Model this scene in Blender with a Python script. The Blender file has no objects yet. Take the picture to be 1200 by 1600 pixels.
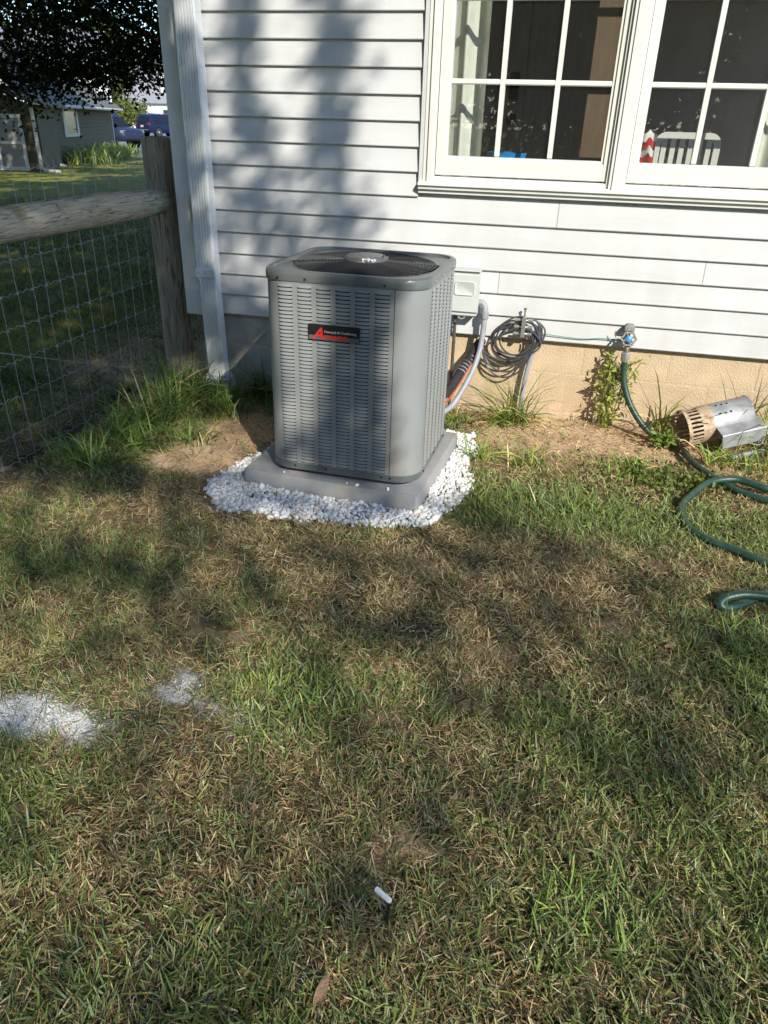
import bpy, math, random
import numpy as np
from mathutils import Vector, Matrix

rng = np.random.default_rng(7)
random.seed(7)
R = math.radians
scene = bpy.context.scene
COL = scene.collection

# ------------------------------------------------------------------ camera
YAW, PITCH, ROLL = R(12.7), R(27.85), R(1.71)
CAM = Vector((0.0, -3.712, 1.345))
fwd = Vector((-math.sin(YAW) * math.cos(PITCH), math.cos(YAW) * math.cos(PITCH), -math.sin(PITCH)))
rt = Vector((math.cos(YAW), math.sin(YAW), 0)); up = rt.cross(fwd)
cr, sr = math.cos(ROLL), math.sin(ROLL)
RT = cr * rt + sr * up; UP = -sr * rt + cr * up
cd = bpy.data.cameras.new('camera'); cam = bpy.data.objects.new('camera', cd); COL.objects.link(cam)
m = Matrix((RT, UP, -fwd)).transposed().to_4x4(); m.translation = CAM; cam.matrix_world = m
cd.sensor_fit = 'VERTICAL'; cd.sensor_height = 24.0; cd.lens = 24.0 * 1149 / 1600
cd.clip_start = 0.05; cd.clip_end = 2000
scene.camera = cam

# ------------------------------------------------------------------ sky and sun
SUN_AZ, SUN_EL = R(35), R(33)
SUN = Vector((math.sin(SUN_AZ) * math.cos(SUN_EL), -math.cos(SUN_AZ) * math.cos(SUN_EL), math.sin(SUN_EL)))
w = bpy.data.worlds.new('World'); scene.world = w; w.use_nodes = True
nt = w.node_tree; nt.nodes.clear()
sky = nt.nodes.new('ShaderNodeTexSky'); sky.sky_type = 'NISHITA'; sky.sun_disc = False
sky.ozone_density = 4.5; sky.dust_density = 0.2; sky.sun_elevation = SUN_EL; sky.sun_rotation = math.pi - SUN_AZ
bg = nt.nodes.new('ShaderNodeBackground'); bg.inputs['Strength'].default_value = 0.15
wo = nt.nodes.new('ShaderNodeOutputWorld')
nt.links.new(sky.outputs[0], bg.inputs[0]); nt.links.new(bg.outputs[0], wo.inputs[0])
sl = bpy.data.lights.new('sun', 'SUN'); sl.energy = 2.9; sl.angle = R(0.53); sl.color = (1.0, 0.93, 0.82)
so = bpy.data.objects.new('sun', sl); COL.objects.link(so); so.rotation_euler = (-SUN).to_track_quat('-Z', 'Y').to_euler()
so.location = (3, -20, 12)
vs = scene.view_settings
vs.view_transform = 'Standard'; vs.look = 'None'; vs.gamma = 1.0; vs.exposure = 1.2; vs.use_curve_mapping = False
scene.render.engine = 'CYCLES'
scene.cycles.max_bounces = 8; scene.cycles.transparent_max_bounces = 16
scene.cycles.use_denoising = True

# ------------------------------------------------------------------ materials
MATS = {}
def mat(name, col, rough=0.6, var=0.15, scale=8.0, bump=0.0, bscale=None, metal=0.0, stretch=(1, 1, 1), col2=None, spec=0.5, detail=6, coat=0.0, distort=0.0, thr=(0.3, 0.7), wear=None):
    """principled with object-space noise varying between col and col2 (or col darkened/lightened by var)"""
    if name in MATS: return MATS[name]
    m = bpy.data.materials.new(name); m.use_nodes = True; t = m.node_tree; N = t.nodes; L = t.links
    p = N['Principled BSDF']; p.inputs['Roughness'].default_value = rough; p.inputs['Metallic'].default_value = metal
    p.inputs['Specular IOR Level'].default_value = spec; p.inputs['Coat Weight'].default_value = coat
    tc = N.new('ShaderNodeTexCoord'); mp = N.new('ShaderNodeMapping'); mp.inputs['Scale'].default_value = stretch
    L.new(tc.outputs['Object'], mp.inputs[0])
    n = N.new('ShaderNodeTexNoise'); n.inputs['Scale'].default_value = scale; n.inputs['Detail'].default_value = detail
    n.inputs['Distortion'].default_value = distort
    L.new(mp.outputs[0], n.inputs['Vector'])
    r = N.new('ShaderNodeValToRGB')
    c1 = tuple(c * (1 - var) for c in col); c2 = col2 if col2 else tuple(min(1, c * (1 + var)) for c in col)
    if col2: c1 = col
    r.color_ramp.elements[0].position = thr[0]; r.color_ramp.elements[1].position = thr[1]
    r.color_ramp.elements[0].color = (*c1, 1); r.color_ramp.elements[1].color = (*c2, 1)
    L.new(n.outputs['Fac'], r.inputs[0])
    last = r.outputs[0]
    if wear:
        wc, ws, wt = wear
        n3 = N.new('ShaderNodeTexNoise'); n3.inputs['Scale'].default_value = ws; n3.inputs['Detail'].default_value = 8
        L.new(tc.outputs['Object'], n3.inputs['Vector'])
        r3 = N.new('ShaderNodeValToRGB'); r3.color_ramp.elements[0].position = wt; r3.color_ramp.elements[1].position = min(1, wt + .15)
        L.new(n3.outputs['Fac'], r3.inputs[0])
        mx = N.new('ShaderNodeMix'); mx.data_type = 'RGBA'; mx.inputs['B'].default_value = (*wc, 1)
        L.new(r3.outputs[0], mx.inputs['Factor']); L.new(last, mx.inputs['A']); last = mx.outputs['Result']
    L.new(last, p.inputs['Base Color'])
    if bump:
        n2 = N.new('ShaderNodeTexNoise'); n2.inputs['Scale'].default_value = bscale or scale * 4; n2.inputs['Detail'].default_value = 6
        L.new(mp.outputs[0], n2.inputs['Vector'])
        b = N.new('ShaderNodeBump'); b.inputs['Strength'].default_value = bump; b.inputs['Distance'].default_value = 0.01
        L.new(n2.outputs['Fac'], b.inputs['Height']); L.new(b.outputs[0], p.inputs['Normal'])
    MATS[name] = m
    return m

def attr_mat(name, rough=0.6, trans=0.25, spec=0.3, vscale=40.0, vamt=0.15):
    m = bpy.data.materials.new(name); m.use_nodes = True; t = m.node_tree; N = t.nodes; L = t.links
    p = N['Principled BSDF']; p.inputs['Roughness'].default_value = rough; p.inputs['Specular IOR Level'].default_value = spec
    a = N.new('ShaderNodeAttribute'); a.attribute_name = 'Col'
    L.new(a.outputs['Color'], p.inputs['Base Color'])
    if trans:
        tr = N.new('ShaderNodeBsdfTranslucent'); L.new(a.outputs['Color'], tr.inputs[0])
        mx = N.new('ShaderNodeMixShader'); mx.inputs[0].default_value = trans
        L.new(p.outputs[0], mx.inputs[1]); L.new(tr.outputs[0], mx.inputs[2])
        L.new(mx.outputs[0], N['Material Output'].inputs[0])
    MATS[name] = m
    return m

M_blade = attr_mat('grass_blade', 0.55, 0.25)
M_leaf = attr_mat('leaf', 0.5, 0.3)

def glass_mat():
    m = bpy.data.materials.new('window_glass'); m.use_nodes = True; t = m.node_tree; N = t.nodes; L = t.links
    N.remove(N['Principled BSDF'])
    tr = N.new('ShaderNodeBsdfTransparent'); tr.inputs[0].default_value = (0.80, 0.83, 0.80, 1)
    gl = N.new('ShaderNodeBsdfGlossy'); gl.inputs['Roughness'].default_value = 0.01
    lw = N.new('ShaderNodeLayerWeight'); lw.inputs[0].default_value = .5
    pw_ = N.new('ShaderNodeMath'); pw_.operation = 'POWER'; pw_.inputs[1].default_value = 4.0; L.new(lw.outputs['Facing'], pw_.inputs[0])
    fr = N.new('ShaderNodeMath'); fr.operation = 'MULTIPLY_ADD'; fr.inputs[1].default_value = .85; fr.inputs[2].default_value = .10; L.new(pw_.outputs[0], fr.inputs[0])
    mx = N.new('ShaderNodeMixShader')
    # dust and dried drops on the pane
    tc = N.new('ShaderNodeTexCoord'); n = N.new('ShaderNodeTexNoise'); n.inputs['Scale'].default_value = 130; n.inputs['Detail'].default_value = 4
    L.new(tc.outputs['Object'], n.inputs['Vector'])
    rp = N.new('ShaderNodeValToRGB'); rp.color_ramp.elements[0].position = .70; rp.color_ramp.elements[1].position = .80
    rp.color_ramp.elements[1].color = (.14, .14, .14, 1); rp.color_ramp.elements[0].color = (.012, .012, .012, 1)
    L.new(n.outputs['Fac'], rp.inputs[0])
    df = N.new('ShaderNodeBsdfDiffuse'); df.inputs[0].default_value = (.5, .5, .47, 1)
    mx2 = N.new('ShaderNodeMixShader')
    L.new(fr.outputs[0], mx.inputs[0]); L.new(tr.outputs[0], mx.inputs[1]); L.new(gl.outputs[0], mx.inputs[2])
    L.new(rp.outputs[0], mx2.inputs[0]); L.new(mx.outputs[0], mx2.inputs[1]); L.new(df.outputs[0], mx2.inputs[2])
    L.new(mx2.outputs[0], N['Material Output'].inputs[0])
    return m
M_glass = glass_mat()

def ground_mat():
    m = bpy.data.materials.new('ground_soil'); m.use_nodes = True; t = m.node_tree; N = t.nodes; L = t.links
    p = N['Principled BSDF']; p.inputs['Roughness'].default_value = 0.95; p.inputs['Specular IOR Level'].default_value = 0.15
    a = N.new('ShaderNodeAttribute'); a.attribute_name = 'Col'
    tc = N.new('ShaderNodeTexCoord')
    n1 = N.new('ShaderNodeTexNoise'); n1.inputs['Scale'].default_value = 60; n1.inputs['Detail'].default_value = 10; n1.inputs['Roughness'].default_value = .7
    n2 = N.new('ShaderNodeTexNoise'); n2.inputs['Scale'].default_value = 2.2; n2.inputs['Detail'].default_value = 8
    for n in (n1, n2): L.new(tc.outputs['Object'], n.inputs['Vector'])
    def ramp(src, lo, hi):
        r = N.new('ShaderNodeValToRGB'); r.color_ramp.elements[0].position = .3; r.color_ramp.elements[1].position = .7
        r.color_ramp.elements[0].color = (lo, lo, lo, 1); r.color_ramp.elements[1].color = (hi, hi, hi, 1); L.new(src, r.inputs[0]); return r
    r1 = ramp(n1.outputs['Fac'], .55, 1.35); r2 = ramp(n2.outputs['Fac'], .8, 1.2)
    def mul(x, y):
        k = N.new('ShaderNodeMix'); k.data_type = 'RGBA'; k.blend_type = 'MULTIPLY'; k.inputs['Factor'].default_value = 1
        L.new(x, k.inputs['A']); L.new(y, k.inputs['B']); return k.outputs['Result']
    c = mul(mul(a.outputs['Color'], r1.outputs[0]), r2.outputs[0])
    L.new(c, p.inputs['Base Color'])
    b = N.new('ShaderNodeBump'); b.inputs['Strength'].default_value = .6; b.inputs['Distance'].default_value = .012
    L.new(n1.outputs['Fac'], b.inputs['Height']); L.new(b.outputs[0], p.inputs['Normal'])
    return m
M_ground = ground_mat()

def wood_mat(name, axis, c1, c2, c3=None):
    m = bpy.data.materials.new(name); m.use_nodes = True; t = m.node_tree; N = t.nodes; L = t.links
    p = N['Principled BSDF']; p.inputs['Roughness'].default_value = 0.85; p.inputs['Specular IOR Level'].default_value = .2
    tc = N.new('ShaderNodeTexCoord'); mp = N.new('ShaderNodeMapping')
    s = [30, 30, 30]; s[axis] = 1.9; mp.inputs['Scale'].default_value = s
    L.new(tc.outputs['Object'], mp.inputs[0])
    big = N.new('ShaderNodeTexNoise'); big.inputs['Scale'].default_value = .35; big.inputs['Detail'].default_value = 2
    L.new(mp.outputs[0], big.inputs['Vector'])
    wv = N.new('ShaderNodeTexNoise'); wv.inputs['Scale'].default_value = 2.6; wv.inputs['Detail'].default_value = 9; wv.inputs['Roughness'].default_value = .65; wv.inputs['Distortion'].default_value = 1.6
    L.new(mp.outputs[0], wv.inputs['Vector'])
    r = N.new('ShaderNodeValToRGB'); e = r.color_ramp.elements
    e[0].position = .36; e[0].color = (*c1, 1); e[1].position = .62; e[1].color = (*c2, 1)
    k = e.new(.47); k.color = tuple((a * .35 + b * .65) for a, b in zip(c1, c2)) + (1,)
    L.new(wv.outputs['Fac'], r.inputs[0]); last = r.outputs[0]
    if c3:
        n = N.new('ShaderNodeTexNoise'); n.inputs['Scale'].default_value = 5.5; n.inputs['Detail'].default_value = 6
        L.new(tc.outputs['Object'], n.inputs['Vector'])
        r3 = N.new('ShaderNodeValToRGB'); r3.color_ramp.elements[0].position = .55; r3.color_ramp.elements[1].position = .72
        r3.color_ramp.elements[1].color = (.8, .8, .8, 1)
        L.new(n.outputs['Fac'], r3.inputs[0])
        mx = N.new('ShaderNodeMix'); mx.data_type = 'RGBA'; mx.inputs['B'].default_value = (*c3, 1)
        L.new(r3.outputs[0], mx.inputs['Factor']); L.new(last, mx.inputs['A']); last = mx.outputs['Result']
    L.new(last, p.inputs['Base Color'])
    b = N.new('ShaderNodeBump'); b.inputs['Strength'].default_value = .8; b.inputs['Distance'].default_value = .006
    L.new(wv.outputs['Fac'], b.inputs['Height']); L.new(b.outputs[0], p.inputs['Normal'])
    MATS[name] = m
    return m

M_siding = mat('vinyl_siding', (.535, .545, .545), .55, .06, 1.5, bump=.10, bscale=9, stretch=(1, 1, 5), wear=((.55, .55, .53), 3.0, .66))
M_trim = mat('white_trim', (.66, .655, .62), .45, .04, 5, wear=((.66, .63, .53), 9, .66))
M_cream = mat('cream_sash', (.64, .63, .57), .5, .05, 6, wear=((.58, .55, .46), 7, .68))
M_gutter = mat('painted_aluminium', (.70, .72, .72), .4, .06, 14, wear=((.50, .52, .50), 10, .64))
M_block = mat('tan_block', (.51, .395, .255), .9, .10, 9, bump=.5, bscale=120, wear=((.43, .335, .225), 3, .56))
M_mortar = mat('mortar', (.50, .39, .255), .95, .12, 30, bump=.4)
M_acpaint = mat('grey_metal_paint', (.225, .24, .235), .38, .06, 6, spec=.5, bump=.03, bscale=300)
M_accap = mat('grey_cap_paint', (.105, .117, .115), .3, .06, 6, spec=.5)
M_slot = mat('dark_slot', (.012, .013, .014), .8, .1)
M_black = mat('black_plastic', (.012, .012, .013), .45, .2, 20)
M_wire = mat('black_grille_wire', (.022, .022, .024), .2, .1, 20)
M_silver = mat('crinkled_foil', (.12, .125, .125), .25, .2, 30, bump=.7, bscale=60, metal=.5)
M_pad = mat('grey_pad_plastic', (.27, .28, .285), .6, .08, 9, bump=.12, bscale=160, wear=((.36, .33, .28), 8, .62))
M_stone = mat('white_stone', (.78, .78, .76), .85, .12, 40, bump=.3, bscale=200)
M_box = mat('pale_grey_enamel', (.50, .54, .51), .45, .05, 8)
M_conduit = mat('grey_conduit', (.27, .28, .30), .5, .12, 30)
M_cable = mat('dark_cable', (.055, .055, .06), .55, .2, 30)
M_foam = mat('black_foam', (.02, .02, .022), .9, .3, 40, bump=.5, bscale=150)
M_redwire = mat('red_wire', (.42, .07, .03), .5, .1)
M_greenwire = mat('green_wire', (.06, .24, .22), .5, .1)
M_hose = mat('green_hose', (.016, .050, .034), .42, .2, 40, bump=.1, bscale=200, wear=((.045, .07, .055), 14, .60))
M_brass = mat('weathered_brass', (.22, .20, .16), .5, .3, 40, metal=.6, bump=.3)
M_chrome = mat('zinc_coupling', (.6, .6, .58), .3, .1, 30, metal=.8)
M_blue = mat('blue_plastic', (.05, .22, .52), .4, .1)
M_brightblue = mat('bright_blue_plastic', (.02, .30, .75), .4, .1)
M_steel = mat('galvanised_steel', (.33, .34, .35), .55, .3, 14, bump=.15, metal=.3, wear=((.42, .33, .22), 10, .60))
M_rust = mat('sooty_rusty_steel', (.42, .32, .22), .7, .3, 30, bump=.3, metal=.2, wear=((.20, .10, .05), 25, .56))
M_wood = wood_mat('weathered_post_wood', 2, (.075, .06, .045), (.37, .32, .245))
M_rail = wood_mat('weathered_rail_wood', 1, (.10, .08, .055), (.47, .41, .31), (.16, .16, .06))
M_fwire = mat('galvanised_wire', (.30, .32, .33), .5, .15, 60, metal=.5)
M_bark = mat('bark', (.24, .195, .14), .95, .4, 6, bump=1.0, bscale=14, stretch=(4, 4, 1))
M_curtain = mat('pale_curtain', (.74, .75, .69), .9, .05, 30, bump=.15, bscale=300)
M_room = mat('dark_room_wall', (.36, .31, .26), .9, .1, 4)
M_door = mat('dark_cupboard', (.42, .38, .34), .5, .12, 5, stretch=(6, 6, 1))
M_roomwood = mat('tan_wood', (.15, .10, .066), .7, .15, 6, stretch=(8, 8, 1))
M_white = mat('white_plastic', (.75, .75, .73), .4, .03)
M_red = mat('red_cloth', (.50, .03, .04), .9, .1)

def grime(m, z0, z1, col, amt, ns=7.0, stretch=(1, 1, .35)):
    """soil splash and streaks between the heights z0 and z1 (rain-thrown dirt, in world space)"""
    t = m.node_tree; N = t.nodes; L = t.links; p = N['Principled BSDF']; src = p.inputs['Base Color'].links[0].from_socket
    g_ = N.new('ShaderNodeNewGeometry'); sp = N.new('ShaderNodeSeparateXYZ'); L.new(g_.outputs['Position'], sp.inputs[0])
    mr = N.new('ShaderNodeMapRange'); mr.inputs['From Min'].default_value = z1; mr.inputs['From Max'].default_value = z0; L.new(sp.outputs['Z'], mr.inputs['Value'])
    mp = N.new('ShaderNodeMapping'); mp.inputs['Scale'].default_value = stretch; L.new(g_.outputs['Position'], mp.inputs[0])
    n = N.new('ShaderNodeTexNoise'); n.inputs['Scale'].default_value = ns; n.inputs['Detail'].default_value = 8; L.new(mp.outputs[0], n.inputs['Vector'])
    r = N.new('ShaderNodeMapRange'); r.inputs['From Min'].default_value = .38; r.inputs['From Max'].default_value = .68; r.inputs['To Max'].default_value = amt; L.new(n.outputs['Fac'], r.inputs['Value'])
    k = N.new('ShaderNodeMath'); k.operation = 'MULTIPLY'; L.new(mr.outputs[0], k.inputs[0]); L.new(r.outputs[0], k.inputs[1])
    mx = N.new('ShaderNodeMix'); mx.data_type = 'RGBA'; mx.inputs['B'].default_value = (*col, 1)
    L.new(k.outputs[0], mx.inputs['Factor']); L.new(src, mx.inputs['A']); L.new(mx.outputs['Result'], p.inputs['Base Color'])
grime(M_siding, .40, 1.1, (.36, .34, .29), .45); grime(M_siding, 0, 6, (.44, .45, .43), .35, 3.0, (2.5, 2.5, .25))
grime(M_block, -.02, .30, (.30, .20, .12), .75, 9); grime(M_acpaint, .08, .42, (.34, .29, .22), .5, 12); grime(M_pad, -.1, .3, (.36, .29, .20), .6, 14, (1, 1, 1)); grime(M_gutter, 0, 2.2, (.40, .40, .36), .5, 6)
grime(M_trim, 0, 4, (.48, .46, .38), .35, 11)

# ------------------------------------------------------------------ mesh helpers
class MB:
    def __init__(s): s.v = []; s.f = []; s.mi = []; s.k = 0
    def add(s, vs_, fs):
        o = len(s.v); s.v += [tuple(v) for v in vs_]
        for f in fs: s.f.append(tuple(i + o for i in f)); s.mi.append(s.k)
        return s
    def box(s, c, d, rot=None):
        x, y, z = (q / 2 for q in d); c = Vector(c)
        P = [Vector((sx * x, sy * y, sz * z)) for sz in (-1, 1) for sx, sy in ((-1, -1), (1, -1), (1, 1), (-1, 1))]
        if rot is not None: P = [rot @ p for p in P]
        return s.add([p + c for p in P], [(0, 3, 2, 1), (4, 5, 6, 7), (0, 1, 5, 4), (1, 2, 6, 5), (2, 3, 7, 6), (3, 0, 4, 7)])
    def bb(s, x0, x1, y0, y1, z0, z1): return s.box(((x0 + x1) / 2, (y0 + y1) / 2, (z0 + z1) / 2), (x1 - x0, y1 - y0, z1 - z0))
    def bev(s, x0, x1, y0, y1, z0, z1, b):
        """box with bevelled edges (front face toward -y and top)"""
        def ring(x0, x1, y0, y1, z): return [(x0, y0, z), (x1, y0, z), (x1, y1, z), (x0, y1, z)]
        L = [ring(x0 + b, x1 - b, y0 + b, y1 - b, z0), ring(x0, x1, y0, y1, z0 + b), ring(x0, x1, y0, y1, z1 - b), ring(x0 + b, x1 - b, y0 + b, y1 - b, z1)]
        return s.loft(L)
    def loft(s, loops, caps=True, closed=True):
        n = len(loops[0]); V = [p for l in loops for p in l]; F = []
        for i in range(len(loops) - 1):
            for j in range(n if closed else n - 1):
                F.append((i * n + j, i * n + (j + 1) % n, (i + 1) * n + (j + 1) % n, (i + 1) * n + j))
        if caps: F.append(tuple(range(n - 1, -1, -1))); F.append(tuple((len(loops) - 1) * n + j for j in range(n)))
        return s.add(V, F)
    def tube(s, pts, r, n=8, caps=True, jit=0):
        pts = [Vector(p) for p in pts]; rs_ = r if isinstance(r, (list, tuple)) else [r] * len(pts)
        loops = []; prev = None
        for i, p in enumerate(pts):
            d = (pts[min(i + 1, len(pts) - 1)] - pts[max(i - 1, 0)]).normalized()
            if prev is None:
                a = Vector((0, 0, 1)) if abs(d.z) < .9 else Vector((1, 0, 0)); u = d.cross(a).normalized()
            else:
                u = (prev - d * prev.dot(d)).normalized()
            prev = u; v = d.cross(u)
            loops.append([p + (u * math.cos(2 * math.pi * k / n) + v * math.sin(2 * math.pi * k / n)) * rs_[i] * (1 + random.uniform(-jit, jit)) for k in range(n)])
        return s.loft(loops, caps)
    def lathe(s, o, axis, prof, n=24, caps=True):
        o = Vector(o); axis = Vector(axis).normalized(); a = Vector((0, 0, 1)) if abs(axis.z) < .9 else Vector((1, 0, 0))
        u = axis.cross(a).normalized(); v = axis.cross(u)
        return s.loft([[o + axis * h + (u * math.cos(2 * math.pi * k / n) + v * math.sin(2 * math.pi * k / n)) * max(r, 1e-4) for k in range(n)] for r, h in prof], caps)
    def mesh(s, name, mats, smooth=False, off=None):
        me = bpy.data.meshes.new(name)
        V = s.v if off is None else [(a - off[0], b - off[1], c - off[2]) for a, b, c in s.v]
        me.from_pydata(V, [], s.f)
        for m_ in (mats if isinstance(mats, (list, tuple)) else [mats]): me.materials.append(m_)
        me.polygons.foreach_set('material_index', s.mi)
        if smooth: me.polygons.foreach_set('use_smooth', [True] * len(s.f))
        me.update(); return me
    def build(s, name, mats, parent=None, smooth=False, loc=None):
        off = Vector((0, 0, 0)); base = Vector((0, 0, 0))
        if parent is not None: off = world_loc(parent)
        if loc is not None: base = Vector(loc)
        o = bpy.data.objects.new(name, s.mesh(name, mats, smooth, off + base)); COL.objects.link(o)
        o.location = base
        if parent is not None: o.parent = parent
        if smooth: autosmooth(o)
        return o
def autosmooth(o):
    me = o.data
    a = np.zeros(len(me.polygons) * 3); me.polygons.foreach_get('normal', a)
    try: me.set_sharp_from_angle(angle=R(40))
    except Exception: pass
def world_loc(o):
    l = Vector(o.location)
    while o.parent: o = o.parent; l += o.location
    return l
def tag(o, label=None, cat=None, group=None, kind=None):
    if label: o['label'] = label
    if cat: o['category'] = cat
    if group: o['group'] = group
    if kind: o['kind'] = kind
    return o
def empty(name, loc, label, cat, group=None):
    o = bpy.data.objects.new(name, None); COL.objects.link(o); o.location = loc; o.empty_display_size = .1
    return tag(o, label, cat, group)
def inst(name, me, parent, loc, rotz=0):
    o = bpy.data.objects.new(name, me); COL.objects.link(o); o.parent = parent; o.location = loc
    if rotz: o.rotation_euler = (0, 0, rotz)
    return o
def smooth_path(P, k=8):
    P = [Vector(p) for p in P]; Q = [P[0]] + P + [P[-1]]; out = []
    for i in range(1, len(Q) - 2):
        a, b, c, d = Q[i - 1:i + 3]
        for j in range(k):
            t = j / k
            out.append(.5 * ((2 * b) + (c - a) * t + (2 * a - 5 * b + 4 * c - d) * t * t + (-a + 3 * b - 3 * c + d) * t ** 3))
    return out + [P[-1]]
def np_mesh(name, V, F4, F3, mats, col=None, smooth=False):
    """fast mesh from numpy arrays: V (n,3), quads (m,4), tris (k,3), point colours (n,3)"""
    me = bpy.data.meshes.new(name)
    n4 = 0 if F4 is None else len(F4); n3 = 0 if F3 is None else len(F3)
    me.vertices.add(len(V)); me.vertices.foreach_set('co', np.asarray(V, np.float32).ravel())
    idx = np.concatenate([x.ravel() for x in (F4, F3) if x is not None]).astype(np.int32)
    me.loops.add(len(idx)); me.loops.foreach_set('vertex_index', idx)
    st = np.concatenate([np.arange(n4) * 4, n4 * 4 + np.arange(n3) * 3]).astype(np.int32)
    me.polygons.add(n4 + n3); me.polygons.foreach_set('loop_start', st)
    me.polygons.foreach_set('loop_total', np.concatenate([np.full(n4, 4), np.full(n3, 3)]).astype(np.int32))
    if smooth: me.polygons.foreach_set('use_smooth', np.ones(n4 + n3, bool))
    for m_ in (mats if isinstance(mats, (list, tuple)) else [mats]): me.materials.append(m_)
    if col is not None:
        ca = me.color_attributes.new('Col', 'FLOAT_COLOR', 'POINT')
        ca.data.foreach_set('color', np.concatenate([col, np.ones((len(col), 1))], 1).astype(np.float32).ravel())
    me.update(calc_edges=True); me.validate()
    return me
def link(name, me, parent=None, loc=None):
    o = bpy.data.objects.new(name, me); COL.objects.link(o)
    if parent is not None: o.parent = parent
    if loc is not None: o.location = loc
    return o

# value noise
_H = rng.random((256, 256))
def vnoise(x, y):
    xi = np.floor(x).astype(int); yi = np.floor(y).astype(int); fx = x - xi; fy = y - yi
    fx = fx * fx * (3 - 2 * fx); fy = fy * fy * (3 - 2 * fy)
    g = lambda a, b: _H[a & 255, b & 255]
    return (g(xi, yi) * (1 - fx) + g(xi + 1, yi) * fx) * (1 - fy) + (g(xi, yi + 1) * (1 - fx) + g(xi + 1, yi + 1) * fx) * fy
def fbm(x, y, s=1.0, o=4):
    t = 0; a = .5; w_ = 0
    for i in range(o): t = t + a * vnoise(x * s + 17.3 * i, y * s + 5.1 * i); w_ += a; a *= .5; s *= 2.03
    return t / w_
def sstep(a, b, x): t = np.clip((x - a) / (b - a), 0, 1); return t * t * (3 - 2 * t)
def gau(x, y, cx, cy, sx, sy=None): sy = sy or sx; return np.exp(-((x - cx) / sx) ** 2 - ((y - cy) / sy) ** 2)

# ------------------------------------------------------------------ ground
def gh(x, y):
    """ground height"""
    h = -0.2 * sstep(1.5, 9, y) * sstep(-2.4, -5, x)
    h = h + .02 * (fbm(x, y, 1.1) - .5) + .016 * (fbm(x + 9, y, 5.0, 3) - .5)
    h = h + .03 * gau(x, y, .70, -.02, .35, .14)
    h = h - .012 * gau(x, y, -.77, -.84, .6, .6)
    return h
def bare(x, y):
    """bare-soil mask 0..1"""
    n = fbm(x + 3, y + 7, 3.2); n2 = fbm(x + 40, y, 9.0)
    right = sstep(-.78, -.30, y + .5 * (n - .5)) * sstep(-.5, -.2, x) * sstep(1.2, .7, x)
    left = np.clip(1.25 * gau(x, y, -1.42, -.62, .30, .42) + 1.0 * gau(x, y, -1.52, -1.02, .25, .13), 0, 1)
    spots = sstep(.66, .76, n2) * .6
    trail = sstep(.24, .10, np.abs(x + 2.47 + .25 * (n - .5))) * sstep(-1.4, -.6, y) * sstep(1.2, .4, y) * .55
    wallb = sstep(-.16, -.03, y) * (x < -1.0) * .8
    return np.clip(np.maximum.reduce([right * .92, .45 * gau(x, y, -1.75, -1.45, .5, .3) * sstep(.4, .6, n), left * sstep(.30, .45, n + .15), spots, trail, wallb]), 0, 1)
def green(x, y):
    n = fbm(x + 11, y + 31, 2.4); n2 = fbm(x + 80, y + 3, 8.0)
    g = .16 + .5 * sstep(.39, .67, n) + .35 * (n2 - .5)
    g = g + .75 * gau(x, y, .18, -1.05, .30, .2) + .55 * gau(x, y, .75, -1.9, .35, .4) + .5 * gau(x, y, -.5, -2.3, .2, .18) + .45 * gau(x, y, .2, -2.75, .3, .2)
    g = g - .5 * sstep(-1.0, -.65, y) * sstep(-.5, -.3, x)
    g = g + .35 * gau(x, y, -1.75, -1.0, .3, .6) + .4 * sstep(-2.2, -2.5, x)
    g = g - .45 * gau(x, y, -1.6, -1.45, .5, .35) - .35 * gau(x, y, -.35, -1.55, .7, .25) - .3 * gau(x, y, -1.3, -1.3, .5, .25)
    return np.clip(g, 0, 1)
def chalk(x, y):
    n = fbm(x + 5, y + 2, 7.0); n2 = fbm(x + 60, y + 2, 25.0, 3)
    a = 1.3 * gau(x, y, -1.16, -2.56, .15, .08) + .58 * gau(x, y, -.85, -2.36, .08, .11) + .26 * gau(x, y, -1.0, -2.45, .35, .18)
    return np.clip(sstep(.28, .95, a + 1.0 * (n - .5) + 1.0 * (n2 - .5)), 0, 1)
xs = np.unique(np.round(np.concatenate([-np.geomspace(6, 500, 26)[::-1], np.arange(-6, -2.6, .2), np.arange(-2.6, 2.0, .03), np.arange(2.0, 4, .25), np.geomspace(4, 500, 24)]), 4))
ys = np.unique(np.round(np.concatenate([-np.geomspace(4, 500, 22)[::-1], np.arange(-4, 0.25, .03), np.arange(.25, 10, .3), np.geomspace(10, 700, 34)]), 4))
X, Y = np.meshgrid(xs, ys); Z = gh(X, Y)
Vg = np.stack([X, Y, Z], -1).reshape(-1, 3)
nx, ny = len(xs), len(ys); ii = (np.arange(ny - 1)[:, None] * nx + np.arange(nx - 1)[None]).ravel()
Fg = np.stack([ii, ii + 1, ii + nx + 1, ii + nx], 1)
x, y = Vg[:, 0], Vg[:, 1]
soil = np.array([.52, .36, .225]); thatch = np.array([.075, .058, .034]); grn = np.array([.055, .085, .025]); pale = np.array([.82, .81, .78])
b = bare(x, y)[:, None]; g = green(x, y)[:, None]; ch = chalk(x, y)[:, None]
cg = thatch * (1 - .5 * g) + grn * .5 * g
cg = cg * (1 - b) + soil * (.85 + .3 * fbm(x, y, 4.0)[:, None]) * b
cg = cg * (1 - ch) + pale * ch
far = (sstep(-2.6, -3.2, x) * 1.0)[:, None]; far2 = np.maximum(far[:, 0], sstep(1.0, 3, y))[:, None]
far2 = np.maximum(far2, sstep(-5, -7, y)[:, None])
lawn = np.array([.16, .17, .035]) * (.8 + .4 * fbm(x, y, .6)[:, None]) + np.array([.05, .03, .0]) * sstep(.5, .7, fbm(x + 4, y, 1.4))[:, None]
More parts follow.
